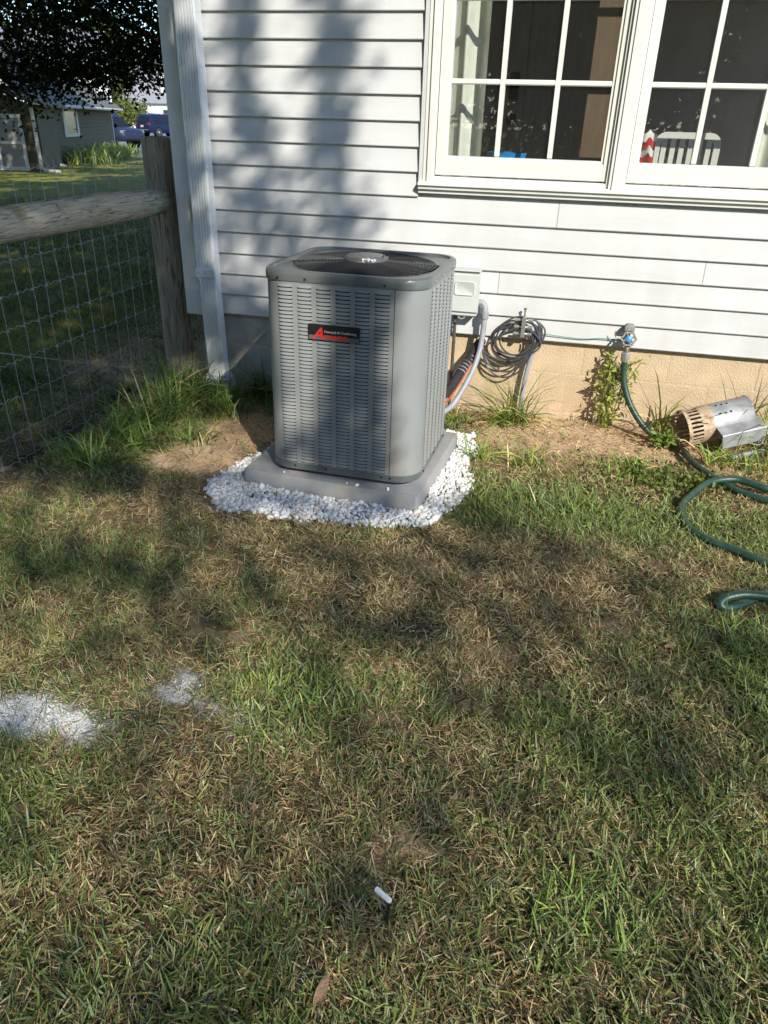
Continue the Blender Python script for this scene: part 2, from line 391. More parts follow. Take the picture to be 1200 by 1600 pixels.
cg = cg * (1 - far2) + lawn * far2
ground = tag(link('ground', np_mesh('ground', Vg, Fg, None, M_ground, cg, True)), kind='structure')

# asphalt drive beyond the neighbour's lawn
M_asph = mat('asphalt', (.16, .16, .165), .9, .15, 3, bump=.3, bscale=60)
drv = MB(); P = [(-17.2, 27.5), (-13.0, 33.5), (-40, 95), (-62, 95), (-24.5, 31.5)]
drv.add([(a, b_, -.19) for a, b_ in P] + [(a, b_, -.26) for a, b_ in P], [(0, 1, 2, 3, 4), (5, 6, 1, 0), (6, 7, 2, 1), (7, 8, 3, 2), (8, 9, 4, 3), (9, 5, 0, 4)])
tag(drv.build('driveway', M_asph), kind='structure')

# ------------------------------------------------------------------ the house
house = empty('house', (0, 0, 0), 'white clapboard house wall with a double window on a tan block foundation', 'house')
Z0, EXP = .4184, .1043
WX0, WX1, WZ0, WZ1 = -.713, 1.12, 1.066, 2.60      # casing outline
XL, XR = -1.772, 3.2
def plank(x0, x1, z):
    L = x1 - x0
    prof = [(0.004, 0), (-.0175, 0), (-.0185, .004), (-.017, .010), (-.003, EXP + .004), (0.004, EXP + .004)]
    b_ = MB(); b_.loft([[(0, p, q) for p, q in prof], [(L, p, q) for p, q in prof]])
    return b_.mesh('siding_plank', M_siding)
cache = {}
for k in range(28):
    z = Z0 + k * EXP
    segs = [(XL, XR)]
    if z + EXP > WZ0 + .015 and z < WZ1 - .02: segs = [(XL, WX0 - .002), (WX1 + .002, XR)]
    elif k == 6: segs = [(XL, -.985), (-.983, XR)]
    elif k == 5: segs = [(XL, -.06), (-.058, XR)]
    elif k == 3: segs = [(XL, .62), (.622, XR)]
    elif k == 2: segs = [(XL, -.30), (-.298, XR)]
    for a, c in segs:
        key = (round(a, 3), round(c, 3))
        if key not in cache: cache[key] = plank(a, c, z)
        # the course that meets the window sill is notched by the casing, which stands proud of it
        o = inst('siding_plank', cache[key], house, (a, (-.0006 if (a > XL and k in (5, 6)) else 0), z))
bk = MB(); bk.bb(XL, XR, .005, .09, Z0 - .01, WZ0 + .05); bk.bb(XL, WX0 + .05, .005, .09, WZ0 + .05, 3.35); bk.bb(WX1 - .05, XR, .005, .09, WZ0 + .05, 3.35); bk.bb(WX0 + .05, WX1 - .05, .005, .09, WZ1 - .03, 3.35)
bk.build('wall', M_siding, house)
t_ = MB(); t_.bb(XL - .012, XL, -.030, .005, Z0 - .012, 3.34); t_.build('siding_channel', M_trim, house)
cb = MB(); cb.bev(-1.957, XL - .013, -.032, .06, .404, 3.34, .004); cb.build('corner_board', M_gutter, house)
sw = MB(); sw.bb(-1.95, -1.85, .061, 7.5, .42, 3.34); sw.build('side_wall', M_siding, house)
rf = MB(); rf.bb(-2.25, 3.4, -.28, 7.8, 3.36, 3.5); rf.build('roof', mat('grey_shingle', (.12, .12, .125), .9, .2, 12, bump=.4), house)
fa = MB(); fa.bb(-1.89, XR, -.002, .02, Z0 - .010, Z0 + .004); fa.build('starter_strip', M_mortar, house)
# block foundation, courses of 0.203 m, stretcher bond
fm = MB(); fm.bb(-.9, XR, .0198, .30, -.3, Z0 + .02); fm.bb(-1.896, -.901, .0225, .30, -.3, Z0 + .02); fm.bb(-1.89, -1.7, .3, 7.5, -.3, .43); fm.build('foundation_core', M_mortar, house)
BH, BL, J = .2032, .4064, .010
M_blockgrey = mat('grey_block', (.40, .39, .36), .95, .15, 12, bump=.6, bscale=110, wear=((.28, .27, .24), 5, .56)); grime(M_blockgrey, -.02, .3, (.24, .19, .13), .7, 9)  # separate greyer block for the left end of the foundation
blk = {}
for r_ in range(-1, 3):
    zb = .046 + (r_ - 1) * BH + BH * 0 + J / 2
    zt = zb + BH - J
    if zt > Z0 - .006: zt = Z0 - .006
    if zt < -.1: continue
    off = .15 + (BL / 2 if r_ % 2 else 0)
    k0 = math.floor((-1.9 - off) / BL)
    for k in range(k0, k0 + 14):
        a = max(off + k * BL + J / 2, -1.9); c = min(off + (k + 1) * BL - J / 2, XR)
        if c - a < .03: continue
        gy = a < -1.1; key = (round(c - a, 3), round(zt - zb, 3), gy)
        if key not in blk:
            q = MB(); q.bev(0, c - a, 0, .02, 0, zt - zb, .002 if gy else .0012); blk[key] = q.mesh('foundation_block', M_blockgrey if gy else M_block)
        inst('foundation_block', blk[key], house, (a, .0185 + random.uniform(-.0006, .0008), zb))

# window: casing, two casements with muntins and panes
def part(name, M, parent, *boxes, bevel=0.0):
    q = MB()
    for bx_ in boxes:
        if bevel: q.bev(*bx_, bevel)
        else: q.bb(*bx_)
    return q.build(name, M, parent)
win = bpy.data.objects.new('window', None); COL.objects.link(win); win.parent = house; win.location = (0, 0, 1.066)
part('j_channel', M_siding, win, (WX0, WX0 + .020, -.030, .02, WZ0 - .001, WZ1))
part('j_channel', M_siding, win, (WX1 - .02, WX1, -.030, .02, WZ0 - .001, WZ1))
part('casing', M_trim, win, (WX0 + .0205, WX0 + .040, -.034, .03, WZ0 + .03, WZ1), bevel=.003)
part('casing', M_trim, win, (WX0 + .0405, WX0 + .058, -.044, .03, WZ0 + .033, WZ1), bevel=.004)
part('casing', M_cream, win, (WX0 + .0585, WX0 + .071, -.030, .04, WZ0 + .04, WZ1), bevel=.002)
part('casing', M_trim, win, (WX1 - .058, WX1 - .0205, -.040, .03, WZ0 + .03, WZ1), bevel=.004)
part('head_casing', M_trim, win, (WX0, WX1, -.036, .03, WZ1 + .001, WZ1 + .09), bevel=.004)
# stepped sill
q = MB(); prof = [(.03, 1.062), (-.030, 1.062), (-.032, 1.078), (-.045, 1.080), (-.047, 1.094), (-.058, 1.097), (-.058, 1.106), (-.026, 1.117), (-.024, 1.134), (.03, 1.137)]
q.loft([[(WX0 + .002, a, c) for a, c in prof], [(WX1 - .002, a, c) for a, c in prof]]); q.build('sill', M_trim, win)
# mullion between the casements
part('mullion', M_cream, win, (.130, .1405, -.028, .05, 1.118, WZ1 - .002), bevel=.002)
part('mullion', M_trim, win, (.1415, .1535, -.040, .05, 1.113, WZ1 - .002), bevel=.003)
part('mullion', M_trim, win, (.1555, .1985, -.046, .05, 1.108, WZ1 - .002), bevel=.005)
part('mullion', M_cream, win, (.199, .2125, -.032, .05, 1.114, WZ1 - .002), bevel=.003)
PW, PH, MW = .2138, .2838, .0212
ROWS = 4
for gx0, (sx0, sx1) in ((-.588, (-.640, .1285)), (.2565, (.2135, .985))):
    gx1 = gx0 + 3 * PW + 2 * MW; gz0 = 1.222; gz1 = gz0 + ROWS * PH + (ROWS - 1) * MW
    sa = bpy.data.objects.new('sash', None)
    part('stile', M_cream, win, (sx0 + .002, gx0 - .013, -.016, .03, 1.140, gz1 + .08), bevel=.003)
    part('stile', M_cream, win, (gx1 + .013, sx1, -.016, .03, 1.140, gz1 + .08), bevel=.003)
    part('bottom_rail', M_cream, win, (gx0 - .0125, gx1 + .0125, -.0155, .03, 1.1405, gz0 - .012), bevel=.003)
    part('top_rail', M_cream, win, (gx0 - .0125, gx1 + .0125, -.0155, .03, gz1 + .012, gz1 + .08), bevel=.003)
    part('glazing_bead', M_trim, win, (gx0 - .0128, gx0, -.008, .024, gz0 - .0118, gz1 + .0118), (gx1, gx1 + .0128, -.008, .024, gz0 - .0118, gz1 + .0118),
         (gx0 + .0002, gx1 - .0002, -.009, .024, gz0 - .0119, gz0), (gx0 + .0002, gx1 - .0002, -.009, .024, gz1, gz1 + .0119))
    for i in (1, 2):
        mx0 = gx0 + i * PW + (i - 1) * MW
        part('muntin', M_trim, win, (mx0, mx0 + MW, -.007, .022, gz0 + .0005, gz1 - .0005), bevel=.004)
    for j in (1, 2, 3):
        mz0 = gz0 + j * PH + (j - 1) * MW
        for i in range(3):
            px0 = gx0 + i * (PW + MW)
            part('muntin', M_trim, win, (px0 + .0002, px0 + PW - .0002, -.006, .021, mz0, mz0 + MW), bevel=.004)
    for i in range(3):
        for j in range(ROWS):
            px0 = gx0 + i * (PW + MW); pz0 = gz0 + j * (PH + MW)
            q = MB(); q.add([(px0 - .002, .012, pz0 - .002), (px0 + PW + .002, .012, pz0 - .002), (px0 + PW + .002, .012, pz0 + PH + .002), (px0 - .002, .012, pz0 + PH + .002)], [(0, 1, 2, 3)])
            q.build('pane', M_glass, win)
# the room behind
part('room_wall', M_room, house, (-1.84, 3.1, 3.6, 3.7, .5, 3.3))
part('room_wall', M_room, house, (-1.84, -1.74, .1, 3.6, .5, 3.3))
for b_ in ((3.0, 3.1, .1, 3.6, .5, 1.1), (3.0, 3.1, .1, 3.6, 2.75, 3.3), (3.0, 3.1, .1, .8, 1.1, 2.75), (3.0, 3.1, 3.3, 3.6, 1.1, 2.75)): part('room_wall', M_room, house, b_)  # right wall, out of view: opening added to let light into the room
part('room_floor', mat('light_wood_floor', (.50, .38, .25), .5, .15, 5), house, (-1.84, 3.1, .092, 3.7, .44, .5))
part('room_ceiling', M_room, house, (-1.84, 3.1, .092, 3.7, 3.3, 3.34))

# ------------------------------------------------------------------ things inside the window
def curtain(name, x0, x1, label, yb=.17, amp=.03, waves=1.6):
    q = MB(); n = 60; z0, z1 = .75, 2.5
    loop = []
    for i in range(n + 1):
        t = i / n; xx = x0 + (x1 - x0) * t
        loop.append((xx, yb + amp * math.sin(t * waves * 2 * math.pi) + .006 * math.sin(t * 23)))
    q.loft([[(a, b_, z) for a, b_ in loop] + [(a, b_ + .004, z) for a, b_ in reversed(loop)] for z in (z0, 1.5, z1)])
    o = q.build(name, M_curtain, None, True, ((x0 + x1) / 2, yb, z0)); return tag(o, label, 'curtain', 'pale curtains inside the windows')
curtain('curtain', -.645, -.455, 'pale grey curtain hanging at the left side of the left window')
curtain('curtain', .76, .99, 'pale curtain just showing at the right edge of the right window', waves=2)
cup = empty('cupboard', (-.1, 1.9, .5), 'tall grey double-door cupboard seen through the left window', 'cupboard')
part('door_leaf', M_door, cup, (-1.15, -.403, 1.86, 1.9, .55, 2.6), bevel=.006); part('door_leaf', M_door, cup, (-.398, .10, 1.86, 1.9, .55, 2.6), bevel=.006)
part('carcass', M_door, cup, (-1.16, .11, 1.905, 2.4, .5, 2.65))
part('handle', M_black, cup, (-.50, -.44, 1.835, 1.859, 1.50, 1.66), bevel=.008); part('handle', M_black, cup, (-.50, -.44, 1.835, 1.859, 1.36, 1.42), bevel=.008)
pw = MB(); pw.bev(.0, .105, .40, .45, .5, 2.7, .006); tag(pw.build('wooden_post', M_roomwood, None, False, (.05, .42, .5)), 'tan wooden post seen through the right panes of the left window', 'post')
bt = MB(); bt.lathe((-.345, .30, 1.0), (0, 0, 1), [(.07, 0), (.085, .12), (.092, .222), (.096, .236), (.09, .236), (.08, .12), (.05, .02)], 32)
tag(bt.build('basin', M_brightblue, None, True, (-.345, .30, 1.0)), 'bright blue plastic rim showing above the sill of the left window', 'basin')
tb = MB(); tb.bb(-.5, 1.0, .14, .7, .96, .995); 
for a in (-.45, .95):
    for c in (.2, .65): tb.bb(a - .02, a + .02, c - .02, c + .02, .5, .96)
tag(tb.build('table', mat('pale_table_wood', (.62, .52, .38), .5, .1, 6), None, False, (.25, .42, .5)), 'low wooden table hidden behind the sill inside the room', 'table')
chair = empty('slotted_chair', (.56, .45, .5), 'white plastic slotted chair back inside the right window', 'chair')
def rrect(x0, x1, z0, z1, r, n=6):
    out = []
    for k, (cx, cz) in enumerate(((x1 - r, z1 - r), (x0 + r, z1 - r), (x0 + r, z0 + r), (x1 - r, z0 + r))):
        for i in range(n + 1):
            a = math.pi / 2 * (k + i / n); out.append((cx + r * math.cos(a), cz + r * math.sin(a)))
    return out
o_ = rrect(.33, .62, 1.0, 1.345, .05); i_ = rrect(.358, .592, 1.03, 1.318, .03)
q = MB(); n = len(o_); yb = .30
q.loft([[(a, yb, c) for a, c in o_], [(a, yb - .02, c) for a, c in o_], [(a, yb - .02, c) for a, c in i_], [(a, yb, c) for a, c in i_], [(a, yb, c) for a, c in o_]], caps=False)
q.build('back_frame', M_white, chair)
for i in range(6): part('slat', M_white, chair, (.364 + i * .039, .386 + i * .039, yb - .016, yb - .004, 1.029, 1.319))
part('seat', M_white, chair, (.33, .62, .32, .72, .93, .96)); 
for a in (.35, .6):
    for c in (.34, .7): part('leg', M_white, chair, (a - .02, a + .02, c - .02, c + .02, .5, .93))
cl = empty('striped_cloth', (.27, .25, 1.0), 'red and white wavy striped cloth beside the white chair', 'cloth')
for i in range(9):
    q = MB(); zz = 1.055 + i * .032
    q.loft([[(.245 + .085 * t, .20 + .012 * math.sin(t * 7 + i), zz + .012 * math.sin(t * 12) + dz) for t in [j / 12 for j in range(13)]] + [(.245 + .085 * t, .22 + .012 * math.sin(t * 7 + i), zz + .012 * math.sin(t * 12) + dz) for t in [1 - j / 12 for j in range(13)]] for dz in (0, .031)])
    q.build('stripe', M_red if i % 2 else M_white, cl)

# ------------------------------------------------------------------ downspout
ds = empty('downspout', (-1.795, -.06, 0), 'white ribbed downspout at the left corner of the house', 'downspout')
def corrug(x0, x1, y0, y1):
    P = [(x0, y1), (x0, y0 + .008)]
    n = 6
    for i in range(n):
        a = x0 + .008 + (x1 - x0 - .016) * i / n; s_ = (x1 - x0 - .016) / n
        P += [(a, y0), (a + s_ * .55, y0), (a + s_ * .62, y0 + .0035), (a + s_ * .92, y0 + .0035)]
    P += [(x1 - .008, y0), (x1, y0 + .008), (x1, y1)]
    return P
for (xa, xb, xc, xd, z0, z1, g_) in ((-1.833, -1.737, -1.843, -1.748, .09, .655, 0), (-1.847, -1.750, -1.845, -1.746, .630, 3.3, .003)):
    A = corrug(xa - g_, xb + g_, -.092 - g_, -.03 + g_); B = corrug(xc - g_, xd + g_, -.092 - g_, -.03 + g_)
    q = MB(); q.loft([[(a, c, z0) for a, c in A], [(a, c, z1) for a, c in B]]); q.build('pipe', M_gutter, ds)
part('collar', M_gutter, ds, (-1.852, -1.746, -.0985, -.027, .612, .66), bevel=.003)
for a in (-1.835, -1.80, -1.765):
    q = MB(); q.lathe((a, -.0985, .636), (0, -1, 0), [(.004, 0), (.003, .002)], 8); q.build('screw', M_conduit, ds)
q = MB(); q.bev(-1.856, -1.714, -.118, -.008, -.02, .085, .006); q.bev(-1.844, -1.726, -.106, -.02, .086, .10, .004); q.build('drain_adapter', M_gutter, ds)

# ------------------------------------------------------------------ condensing unit on its pad
pad = MB(); pr_ = Matrix.Rotation(R(-4.2), 3, 'Z'); pc = Vector((-.777, -.828, 0))
def padloop(h, ins, n=5):
    return [pc + pr_ @ Vector((a, c, h)) for a, c in rrect(-.372 + ins, .372 - ins, -.36 + ins, .36 - ins, .010, n)]
pad.loft([padloop(-.03, 0), padloop(.068, .001), padloop(.0735, .003), padloop(.075, .007)])
padob = tag(pad.build('equipment_pad', M_pad, None, True, (pc.x, pc.y, -.03)), 'square grey plastic equipment pad bedded in white stones', 'equipment pad')
UC = Vector((-.7485, -.8436, 0)); UTH = R(-2.06); UW, UR = .621, .10
unit = empty('condenser_unit', (UC.x, UC.y, .075), 'grey louvred outdoor air conditioner with a round fan grille on top', 'air conditioner')
unit.rotation_euler = (0, 0, UTH)
def rsq(th, W, r):
    """rounded-square radius at angle th"""
    h = W / 2; c, s = abs(math.cos(th)), abs(math.sin(th))
    t = h / max(c, s)
    if min(t * c, t * s) > h - r:
        k = h - r; B = k * (c + s); t = B + math.sqrt(max(0, B * B - 2 * k * k + r * r))
    return t
NA = 120
def uloop(W, r, z, circ=None):
    out = []
    for i in range(NA):
        # denser angles about the corners
        th = 2 * math.pi * i / NA + .10 * math.sin(8 * math.pi * i / NA + math.pi) * -.5
        R_ = circ if circ else rsq(th, W, r)
        out.append((R_ * math.cos(th), R_ * math.sin(th), z))
    return out
ZB = -.075
def ub(mb, name, mats, smooth=True, parent=unit):
    o = bpy.data.objects.new(name, mb.mesh(name, mats, smooth)); COL.objects.link(o); o.parent = parent
    if smooth: autosmooth(o)
    return o
q = MB(); q.loft([uloop(UW, UR, z + ZB) for z in (.120, .30, .5, .7, .848)], caps=False); ub(q, 'body_panel', M_acpaint)
q = MB(); q.loft([uloop(UW - .03, UR, .094 + ZB), uloop(UW + .002, UR, .100 + ZB), uloop(UW + .004, UR, .126 + ZB), uloop(UW - .002, UR, .128 + ZB)]); ub(q, 'base_pan', M_accap)
for a in (-.2, .2):
    for c in (-.2, .2):
        q = MB(); q.lathe((a, c, 0), (0, 0, 1), [(.03, .0), (.03, .02)], 12); ub(q, 'foot', M_black)
GR = .274
q = MB(); q.loft([uloop(UW - .004, UR, .836 + ZB), uloop(UW + .008, UR, .837 + ZB), uloop(UW + .009, UR, .858 + ZB), uloop(UW + .004, UR, .868 + ZB), uloop(UW - .010, UR, .8735 + ZB), uloop(UW - .036, UR - .01, .8735 + ZB), uloop(UW - .044, UR - .015, .866 + ZB), uloop(0, 0, .862 + ZB, GR + .006), uloop(0, 0, .852 + ZB, GR), uloop(0, 0, .70 + ZB, GR - .01)], caps=False); ub(q, 'top_cap', M_accap)
q = MB(); q.lathe((0, 0, .70 + ZB), (0, 0, 1), [(GR, 0), (.02, .001)], 40); ub(q, 'fan_well', M_slot)
for k in range(3):
    q = MB(); a0 = 2 * math.pi * k / 3
    L1 = []; L2 = []
    for j in range(9):
        t = j / 8; rr = .05 + .195 * t
        for L_, da, zz in ((L1, -.32 - .1 * t, .775), (L2, .32 + .1 * t, .815)):
            L_.append((rr * math.cos(a0 + da), rr * math.sin(a0 + da), zz + ZB))
    q.loft([L1 + [(a, c, e - .003) for a, c, e in reversed(L1)], L2 + [(a, c, e - .003) for a, c, e in reversed(L2)]]); ub(q, 'fan_blade', M_black)
nr = 17
for k in range(nr):
    t = k / (nr - 1); rr = .078 + (GR - .080) * t; zz = .878 - .012 * t * t + ZB
    q = MB(); n = 72; q.loft([[((rr + .0021 * math.cos(b_)) * math.cos(2 * math.pi * i / n), (rr + .0021 * math.cos(b_)) * math.sin(2 * math.pi * i / n), zz + .0021 * math.sin(b_)) for b_ in (0, 1.571, 3.142, 4.712)] for i in range(n + 1)], caps=False)
    ub(q, 'grille_ring', M_wire)
for k in range(8):
    a = 2 * math.pi * (k + .3) / 8
    q = MB(); q.tube([(.06 * math.cos(a), .06 * math.sin(a), .874 + ZB), (.16 * math.cos(a), .16 * math.sin(a), .871 + ZB), ((GR + .012) * math.cos(a), (GR + .012) * math.sin(a), .864 + ZB)], .003, 6); ub(q, 'grille_spoke', M_wire)
q = MB(); q.lathe((0, 0, .868 + ZB), (0, 0, 1), [(.082, 0), (.083, .018), (.080, .024), (.072, .027), (.03, .028), (.001, .0285)], 40); mc = ub(q, 'motor_cap', M_silver)
q = MB(); Lp = []
for i in range(28):
    a = 2 * math.pi * i / 28; rr = .084 + random.uniform(-.003, .004); Lp.append((rr * math.cos(a), rr * math.sin(a)))
q.loft([[(a * .97, c * .97, .893 + random.uniform(0, .003) + ZB) for a, c in Lp], [(a, c, .889 + random.uniform(0, .003) + ZB) for a, c in Lp], [(a * 1.01, c * 1.01, .876 + random.uniform(-.003, .006) + ZB) for a, c in Lp]], caps=False)
q.tube([(.07, -.02, .892 + ZB), (.082, -.03, .905 + ZB), (.09, -.025, .897 + ZB)], [.004, .003, .001], 5)
ub(q, 'plastic_film', M_silver, True, mc)
# louvers: hood bulging out at its lower edge with the dark opening below it
def louver_mesh(Wd, H, rev=False):
    q = MB(); n = 6; h = Wd / 2
    # dark slot
    q.k = 1
    q.add([(-h * .97, -.0006, H * .03), (h * .97, -.0006, H * .03), (h, -.0006, H * .40), (-h, -.0006, H * .40)], [(0, 1, 2, 3)])
    q.k = 0
    top = []; mid = []; bot = []
    for i in range(n + 1):
        t = -1 + 2 * i / n; e = 1 - abs(t) ** 4
        top.append((t * h, -.0010 - .0040 * e, H * (.40 - .10 * e)))
        mid.append((t * h * .99, -.0009 - .0032 * e, H * .60))
        bot.append((t * h * .96, -.0008, H * .97))
    q.loft([top, mid, bot], caps=False, closed=False)
    return q.mesh('louver', [M_acpaint, M_slot], True)
LW, LG, LP, NROW = .0545, .0185, .01392, 50
lm = louver_mesh(LW, LP)
zt0 = .826
for c in range(6):
    for r_ in range(NROW):
        inst('louver', lm, unit, (-.236 + LW / 2 + c * (LW + LG), -UW / 2, zt0 - (r_ + 1) * LP + ZB))
# side and rear louvers: one joined part
me = lm
sv = np.array([v.co[:] for v in me.vertices]); sf = [tuple(p.vertices) for p in me.polygons]; smi = [p.material_index for p in me.polygons]
q = MB()
for ang, x00, ncol in ((math.pi / 2, -.205, 6), (-math.pi / 2, -.2, 6), (math.pi, -.2, 6)):
    ca, sa = math.cos(ang), math.sin(ang)
    for c in range(ncol):
        for r_ in range(NROW):
            px = x00 + LW / 2 + c * (LW + LG) * .98; P = sv + np.array([px, -UW / 2, zt0 - (r_ + 1) * LP + ZB])
            P = np.stack([P[:, 0] * ca - P[:, 1] * sa, P[:, 0] * sa + P[:, 1] * ca, P[:, 2]], 1)
            o0 = len(q.v); q.v += [tuple(p) for p in P]
            for f_, mi_ in zip(sf, smi): q.f.append(tuple(i + o0 for i in f_)); q.mi.append(mi_)
o = ub(q, 'side_louvers', [M_acpaint, M_slot]); o['kind'] = 'stuff'
# seam, corner strip and screws
q = MB(); q.bb(.2005, .2022, -UW / 2 - .0012, -UW / 2 + .01, .13 + ZB, .835 + ZB); ub(q, 'panel_seam', M_slot, False)
def screw(px, py, pz, nx_, ny_, parent=unit, M=M_slot):
    q = MB(); q.lathe((px, py, pz), (nx_, ny_, 0), [(.0045, 0), (.0045, .002), (.003, .004)], 10); ub(q, 'screw', M, True, parent)
for px in (-.235, -.13, .165): screw(px, -UW / 2 - .0045, .848 + ZB, 0, -1)
for py in (-.17, -.03, .17): screw(UW / 2 + .0045, py, .848 + ZB, 1, 0, M=M_conduit)
for px in (-.19, -.06, .17, .205): screw(px, -UW / 2 - .002, .116 + ZB, 0, -1)
for py in (-.2, .0, .2): screw(UW / 2 + .002, py, .116 + ZB, 1, 0)
# maker's badge with raised letters
badge = MB(); bx0, bx1, bz0, bz1 = -.118, .077, .638 + ZB, .694 + ZB; yb = -UW / 2 - .0075
badge.bev(bx0, bx1, yb - .004, yb + .006, bz0, bz1, .0015); bd = ub(badge, 'badge', M_black, False)
q = MB(); q.bb(bx0 + .001, bx1 - .001, yb - .0048, yb - .0041, bz0 + .001, bz0 + .017); ub(q, 'badge_strip', mat('badge_grey', (.10, .11, .11), .3, .1), False, bd)
M_bred = mat('badge_red', (.62, .035, .02), .4, .05); M_bwhite = mat('badge_white', (.55, .55, .55), .4, .02)
def text(body, size, loc, M, parent, shear=0.0, ext=.0006, sx=1.0, bold=0.0):
    cu = bpy.data.curves.new('lettering', 'FONT'); cu.body = body; cu.size = size; cu.extrude = ext; cu.shear = shear; cu.offset = bold; cu.resolution_u = 3
    tmp = bpy.data.objects.new('tmp', cu); COL.objects.link(tmp)
    bpy.context.view_layer.update()
    me = bpy.data.meshes.new_from_object(tmp.evaluated_get(bpy.context.evaluated_depsgraph_get()))
    bpy.data.objects.remove(tmp)
    me.transform(Matrix.Rotation(math.pi / 2, 4, 'X') @ Matrix.Diagonal((sx, 1, 1, 1))); me.materials.clear(); me.materials.append(M)
    o = bpy.data.objects.new('lettering', me); COL.objects.link(o); o.parent = parent; o.location = loc
    return o
text('A', .060, (bx0 + .016, yb - .0056, bz0 + .004), M_bred, bd, .35, sx=1.0, bold=.0012)
text('mana', .032, (bx0 + .056, yb - .0056, bz0 + .005), M_bred, bd, .25, sx=1.35, bold=.0008)
text('Heating & Air Conditioning', .0118, (bx0 + .062, yb - .0052, bz0 + .0285), M_bwhite, bd, 0, sx=.93)

# ------------------------------------------------------------------ disconnect box, conduit, line set
dbx = empty('disconnect_box', (-.44, 0, .54), 'pale grey electrical disconnect box on the siding behind the unit', 'electrical box')
part('case', M_box, dbx, (-.515, -.385, -.10, -.024, .525, .735), bevel=.004)
part('cover', M_box, dbx, (-.521, -.379, -.112, -.1005, .545, .722), bevel=.004)
q = MB(); q.loft([[(a, -.1122, c) for a, c in rrect(-.498, -.400, .625, .690, .012)], [(a, -.118, c) for a, c in rrect(-.496, -.402, .627, .688, .012)], [(a, -.1145, c) for a, c in rrect(-.490, -.408, .633, .682, .010)]]); q.build('embossed_panel', M_box, dbx, True)
part('top_flange', M_box, dbx, (-.523, -.377, -.114, -.019, .7355, .741), bevel=.002)
q = MB(); q.tube(smooth_path([(-.47, -.106, .526), (-.465, -.108, .515), (-.445, -.108, .515), (-.44, -.106, .526)], 3), .003, 6); q.build('hasp', M_conduit, dbx)
cdt = empty('conduit', (-.35, -.06, .5), 'grey flexible conduit curving from the disconnect box down behind the unit', 'conduit')
q = MB(); q.tube(smooth_path([(-.384, -.06, .585), (-.366, -.06, .587), (-.352, -.062, .572), (-.347, -.066, .55), (-.346, -.07, .52)], 4), .0155, 12); q.build('elbow', M_conduit, cdt, True)
q = MB(); q.lathe((-.346, -.07, .545), (0, -.08, -1), [(.019, 0), (.019, .03), (.0165, .034)], 12); q.build('connector', M_conduit, cdt, True)
q = MB(); q.tube(smooth_path([(-.346, -.07, .53), (-.347, -.08, .45), (-.352, -.10, .37), (-.372, -.15, .28), (-.41, -.22, .19), (-.455, -.29, .12), (-.52, -.40, .10)], 6), .0135, 12); q.build('tube', M_conduit, cdt, True)
ls = empty('line_set', (-.36, .02, .38), 'black foam insulated refrigerant line entering the block wall beside the conduit', 'pipe')
q = MB(); q.tube(smooth_path([(-.352, .03, .385), (-.365, -.03, .372), (-.40, -.10, .315), (-.445, -.19, .235), (-.48, -.29, .19), (-.54, -.50, .2)], 6), .0225, 14, jit=.04); q.build('insulation', M_foam, ls, True)
for i in range(9):
    t = .1 + i * .085; a = Vector((-.365, -.03, .372)).lerp(Vector((-.445, -.19, .235)), t); d = Vector((-.08, -.16, -.137)).normalized()
    q = MB(); q.lathe(a, d, [(.0222, 0), (.0242, .001), (.0242, .004), (.0222, .005)], 14, False); q.build('tie', M_conduit, ls, True)
q = MB(); q.lathe((-.35, .016, .39), (-.1, -1, -.1), [(.034, 0), (.03, .012), (.023, .016)], 14); q.build('putty', M_trim, ls, True)
q = MB(); q.tube(smooth_path([(-.362, -.052, .36), (-.39, -.125, .295), (-.43, -.20, .215), (-.47, -.28, .15), (-.50, -.38, .13)], 5), .0052, 8)
tag(q.build('control_wire', M_redwire, None, True, (-.37, -.07, .33)), 'thin red orange control wire running between the conduit and the black line', 'wire')

rc = MB(); rc.tube(smooth_path([(-.505, -.02, .625), (-.497, -.045, .622), (-.493, -.052, .60), (-.492, -.052, .4), (-.492, -.05, .2), (-.492, -.05, -.05)], 4), .0085, 10)
tag(rc.build('riser_conduit', mat('dark_brown_conduit', (.07, .06, .05), .6, .2, 30), None, True, (-.49, -.05, 0)), 'dark vertical conduit below the disconnect box right behind the unit', 'conduit')
# ------------------------------------------------------------------ coiled cable, bonding bar, riser pipe
coil = empty('cable_coil', (-.17, -.03, .40), 'dark coiled cable hanging on the wall between the electrical box and the tap', 'cable')
for i in range(6):
    cx, cz = -.185 + random.uniform(-.02, .016), .415 + random.uniform(-.022, .02); ra, rb = .100 + random.uniform(-.026, .016), .095 + random.uniform(-.026, .016)
    P = []; ph = random.uniform(0, 6)
    for k in range(41):
        a = 2 * math.pi * k / 40
        P.append((cx + ra * math.cos(a) + .004 * math.sin(2 * a + ph), -.030 - .004 * i + .004 * math.sin(a + ph), cz + rb * math.sin(a) + .008 * math.cos(a) + .005 * math.sin(3 * a + ph)))
    q = MB(); q.tube(P, .0044, 7, False); q.build('cable_loop', M_cable, coil, True)
for dz, x1 in ((0, -.06), (-.025, -.075), (-.055, -.09), (-.085, -.085)):
    P = smooth_path([(-.345, -.03, .352 + dz * .15), (-.31, -.036, .325 + dz * .8), (-.23, -.042, .305 + dz), (-.15, -.044, .33 + dz * .8), (x1 - .01, -.04, .40 + dz * .3), (x1 + .01, -.035, .47), (-.10, -.034, .515), (-.16, -.03, .52)], 6)
    q = MB(); q.tube(P, .0046, 7); q.build('cable_run', M_cable, coil, True)
for a, c in ((-.205, .318), (-.108, .43)):
    q = MB(); q.tube([(a, -.06, c + .012), (a + .003, -.063, c - .006), (a - .002, -.062, c - .022)], .004, 6); q.build('cable_tie', M_black, coil)
